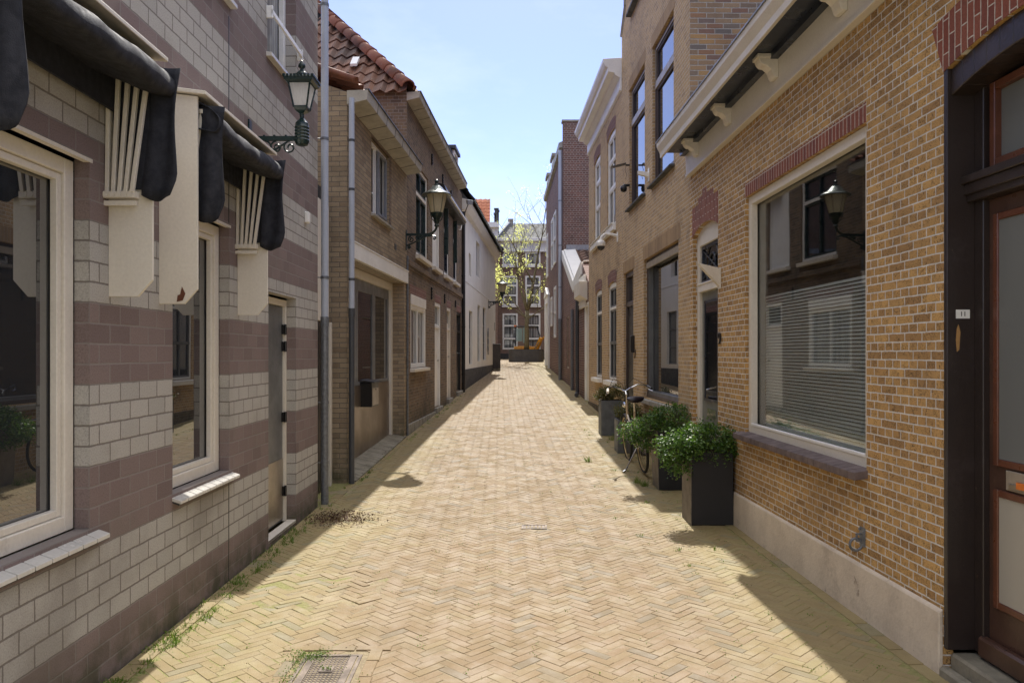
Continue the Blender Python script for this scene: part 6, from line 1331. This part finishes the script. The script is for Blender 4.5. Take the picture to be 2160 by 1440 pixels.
    m = MB(); m.lathe((0, 0, 0), [(.02, -.03), (.04, -.02), (.045, .03), (.0, .035)], 14); m.v = [(.42 + v[2], v[1], .82 + v[0]) for v in m.v]; m.build('headlight', M['chrome'], t, smooth='auto')
M['rim'] = pmat('gold_rim', (.52, .40, .22), .35, metal=.6)
bicycle((1.86, 10.35, gz(10.3)), R(91), R(-5))

# ---- iron covers
def cover(P_, hw, hd, label, kind):
    t = thing('drain_cover', label, 'drain cover', (P_.x, P_.y, gz(P_.y)), R(-3) if kind else 0)
    m = MB(); m.box(-hw, hw, -hd, hd, -.03, -.012); ring(m, -hw, hw, -.04, -.0, 0, 0) if False else None
    for x0, x1, y0, y1 in ((-hw, -hw + .018, -hd, hd), (hw - .018, hw, -hd, hd), (-hw + .018, hw - .018, -hd, -hd + .018), (-hw + .018, hw - .018, hd - .018, hd)): m.box(x0, x1, y0, y1, -.012, .004)
    m.build('frame', M['iron'], t)
    m = MB()
    if kind == 0:
        for x in (-.11, .11): m.box(x - .018, x + .018, -hd + .02, hd - .02, -.012, .003)
        nx = 9; ny = 15
        for i in range(nx):
            x = -.085 + i * .17 / (nx - 1); m.box(x - .004, x + .004, -hd + .02, hd - .02, -.012, .0)
        for j in range(ny):
            y = -hd + .03 + j * (2 * hd - .06) / (ny - 1); m.box(-.09, .09, y - .004, y + .004, -.012, .0)
        m.box(-.035, .035, -.035, .035, -.012, .004)
    else:
        for x in (-.09, -.055, -.02, .015, .05, .085): m.box(x - .011, x + .011, -hd + .025, hd - .025, -.012, .002)
    m.build('grating', M['iron'], t)
cover(DR1, .155, .19, 'rusty gridded iron cover in the left foreground', 0)
cover(DR2, .12, .085, 'small slotted drain cover in the middle of the street', 1)

# ---- weeds, litter, moss
rw = random.Random(21); gm = MB()
def tuft(x, y, n_, h_, spread):
    for i in range(n_):
        a = rw.uniform(0, 2 * PI); d_ = rw.uniform(0, spread); p = Vector((x + d_ * math.cos(a), y + d_ * math.sin(a), gz(y) - .008)); hh = h_ * rw.uniform(.4, 1.1); tip = p + Vector((rw.gauss(0, .5) * hh, rw.gauss(0, .5) * hh, hh)); sd = Vector((math.cos(a + 1.5), math.sin(a + 1.5), 0)) * rw.uniform(.002, .004)
        midp = p.lerp(tip, .55) + Vector((0, 0, hh * .12)); gm.add([p - sd, p + sd, midp + sd * .8, tip, midp - sd * .8], [(0, 1, 2, 4), (4, 2, 3)])
def creeper(x, y, n_, sp):
    for i in range(n_): leafquad(gm, Vector((x + rw.gauss(0, sp), y + rw.gauss(0, sp), gz(y) + rw.uniform(0, .015))), rw.uniform(.006, .014), rw, 1.5)
for k in range(190):      # along the left wall foot
    y = rw.choice((rw.uniform(2.6, 7.2), rw.uniform(2.6, 7.2), rw.uniform(7, 20))); x = interp(LW, y) + rw.uniform(.01, .16)
    tuft(x, y, rw.randint(4, 16), rw.uniform(.02, .06), .04); creeper(x, y, rw.randint(4, 30), .035)
for k in range(70):
    y = rw.uniform(5.8, 14); x = interp(RW, y) - abs(rw.gauss(.35, .35)) - .05
    if rw.random() < .5: tuft(x, y, rw.randint(3, 12), rw.uniform(.015, .05), .03)
    creeper(x, y, rw.randint(4, 26), .04)
for k in range(260):     # specks of green in the joints
    y = rw.uniform(3.2, 12); x = rw.uniform(-1.8, 2.1); creeper(x, y, rw.randint(2, 7), .016)
for px, py in ((1300, 945), (1310, 948), (1292, 950), (1470, 1065), (1480, 1080), (1455, 1052), (1345, 1020), (1360, 1025), (1240, 985), (1380, 980), (1405, 985)):
    Y = 1.6 * F / (py - HY); X = (px - CX) / F * Y; tuft(X, Y, 40, .10, .07); creeper(X, Y, 40, .05)
for k in range(60): creeper(DR1.x - .12 + rw.gauss(0, .07), DR1.y + .16 + rw.gauss(0, .035), 9, .02)
for k in range(26): creeper(DR1.x - .17 + rw.gauss(0, .02), DR1.y + rw.uniform(-.2, .2), 8, .015)
for k in range(6): creeper(DR1.x, DR1.y, 8, .014)
for k in range(5):
    Y = 3.95; tuft((2025 - CX) / F * Y + rw.gauss(0, .03), Y - .08, 6, .09, .03)
o = gm.build('weeds', M['grass'], recalc=False); tag(o, 'small weeds and moss growing between the paving bricks', 'weeds', kind='stuff')
lm = MB()
for k in range(1500):
    q_ = rw.gauss(0, 1); x = -1.72 + rw.gauss(0, .16) + .13 * abs(q_); y = 7.55 + rw.gauss(0, .16)
    if x < interp(LW, y) + .02: continue
    leafquad(lm, Vector((x, y, gz(y) + rw.uniform(.0, .02))), rw.uniform(.008, .030), rw, 2.5)
for k in range(260):
    y = rw.uniform(3, 14); x = rw.uniform(-1.8, 2.0); leafquad(lm, Vector((x, y, gz(y) + .006)), rw.uniform(.005, .014), rw, 4)
for k in range(220):
    y = rw.uniform(9.4, 12.9); x = interp(LW, y) + rw.uniform(-.2, .15); leafquad(lm, Vector((x, y, gz(y) + .03)), rw.uniform(.006, .018), rw, 3)
o = lm.build('leaf_litter', M['litter'], recalc=False); tag(o, 'brown dry leaf litter and crumbs lying on the paving', 'leaf litter', kind='stuff')
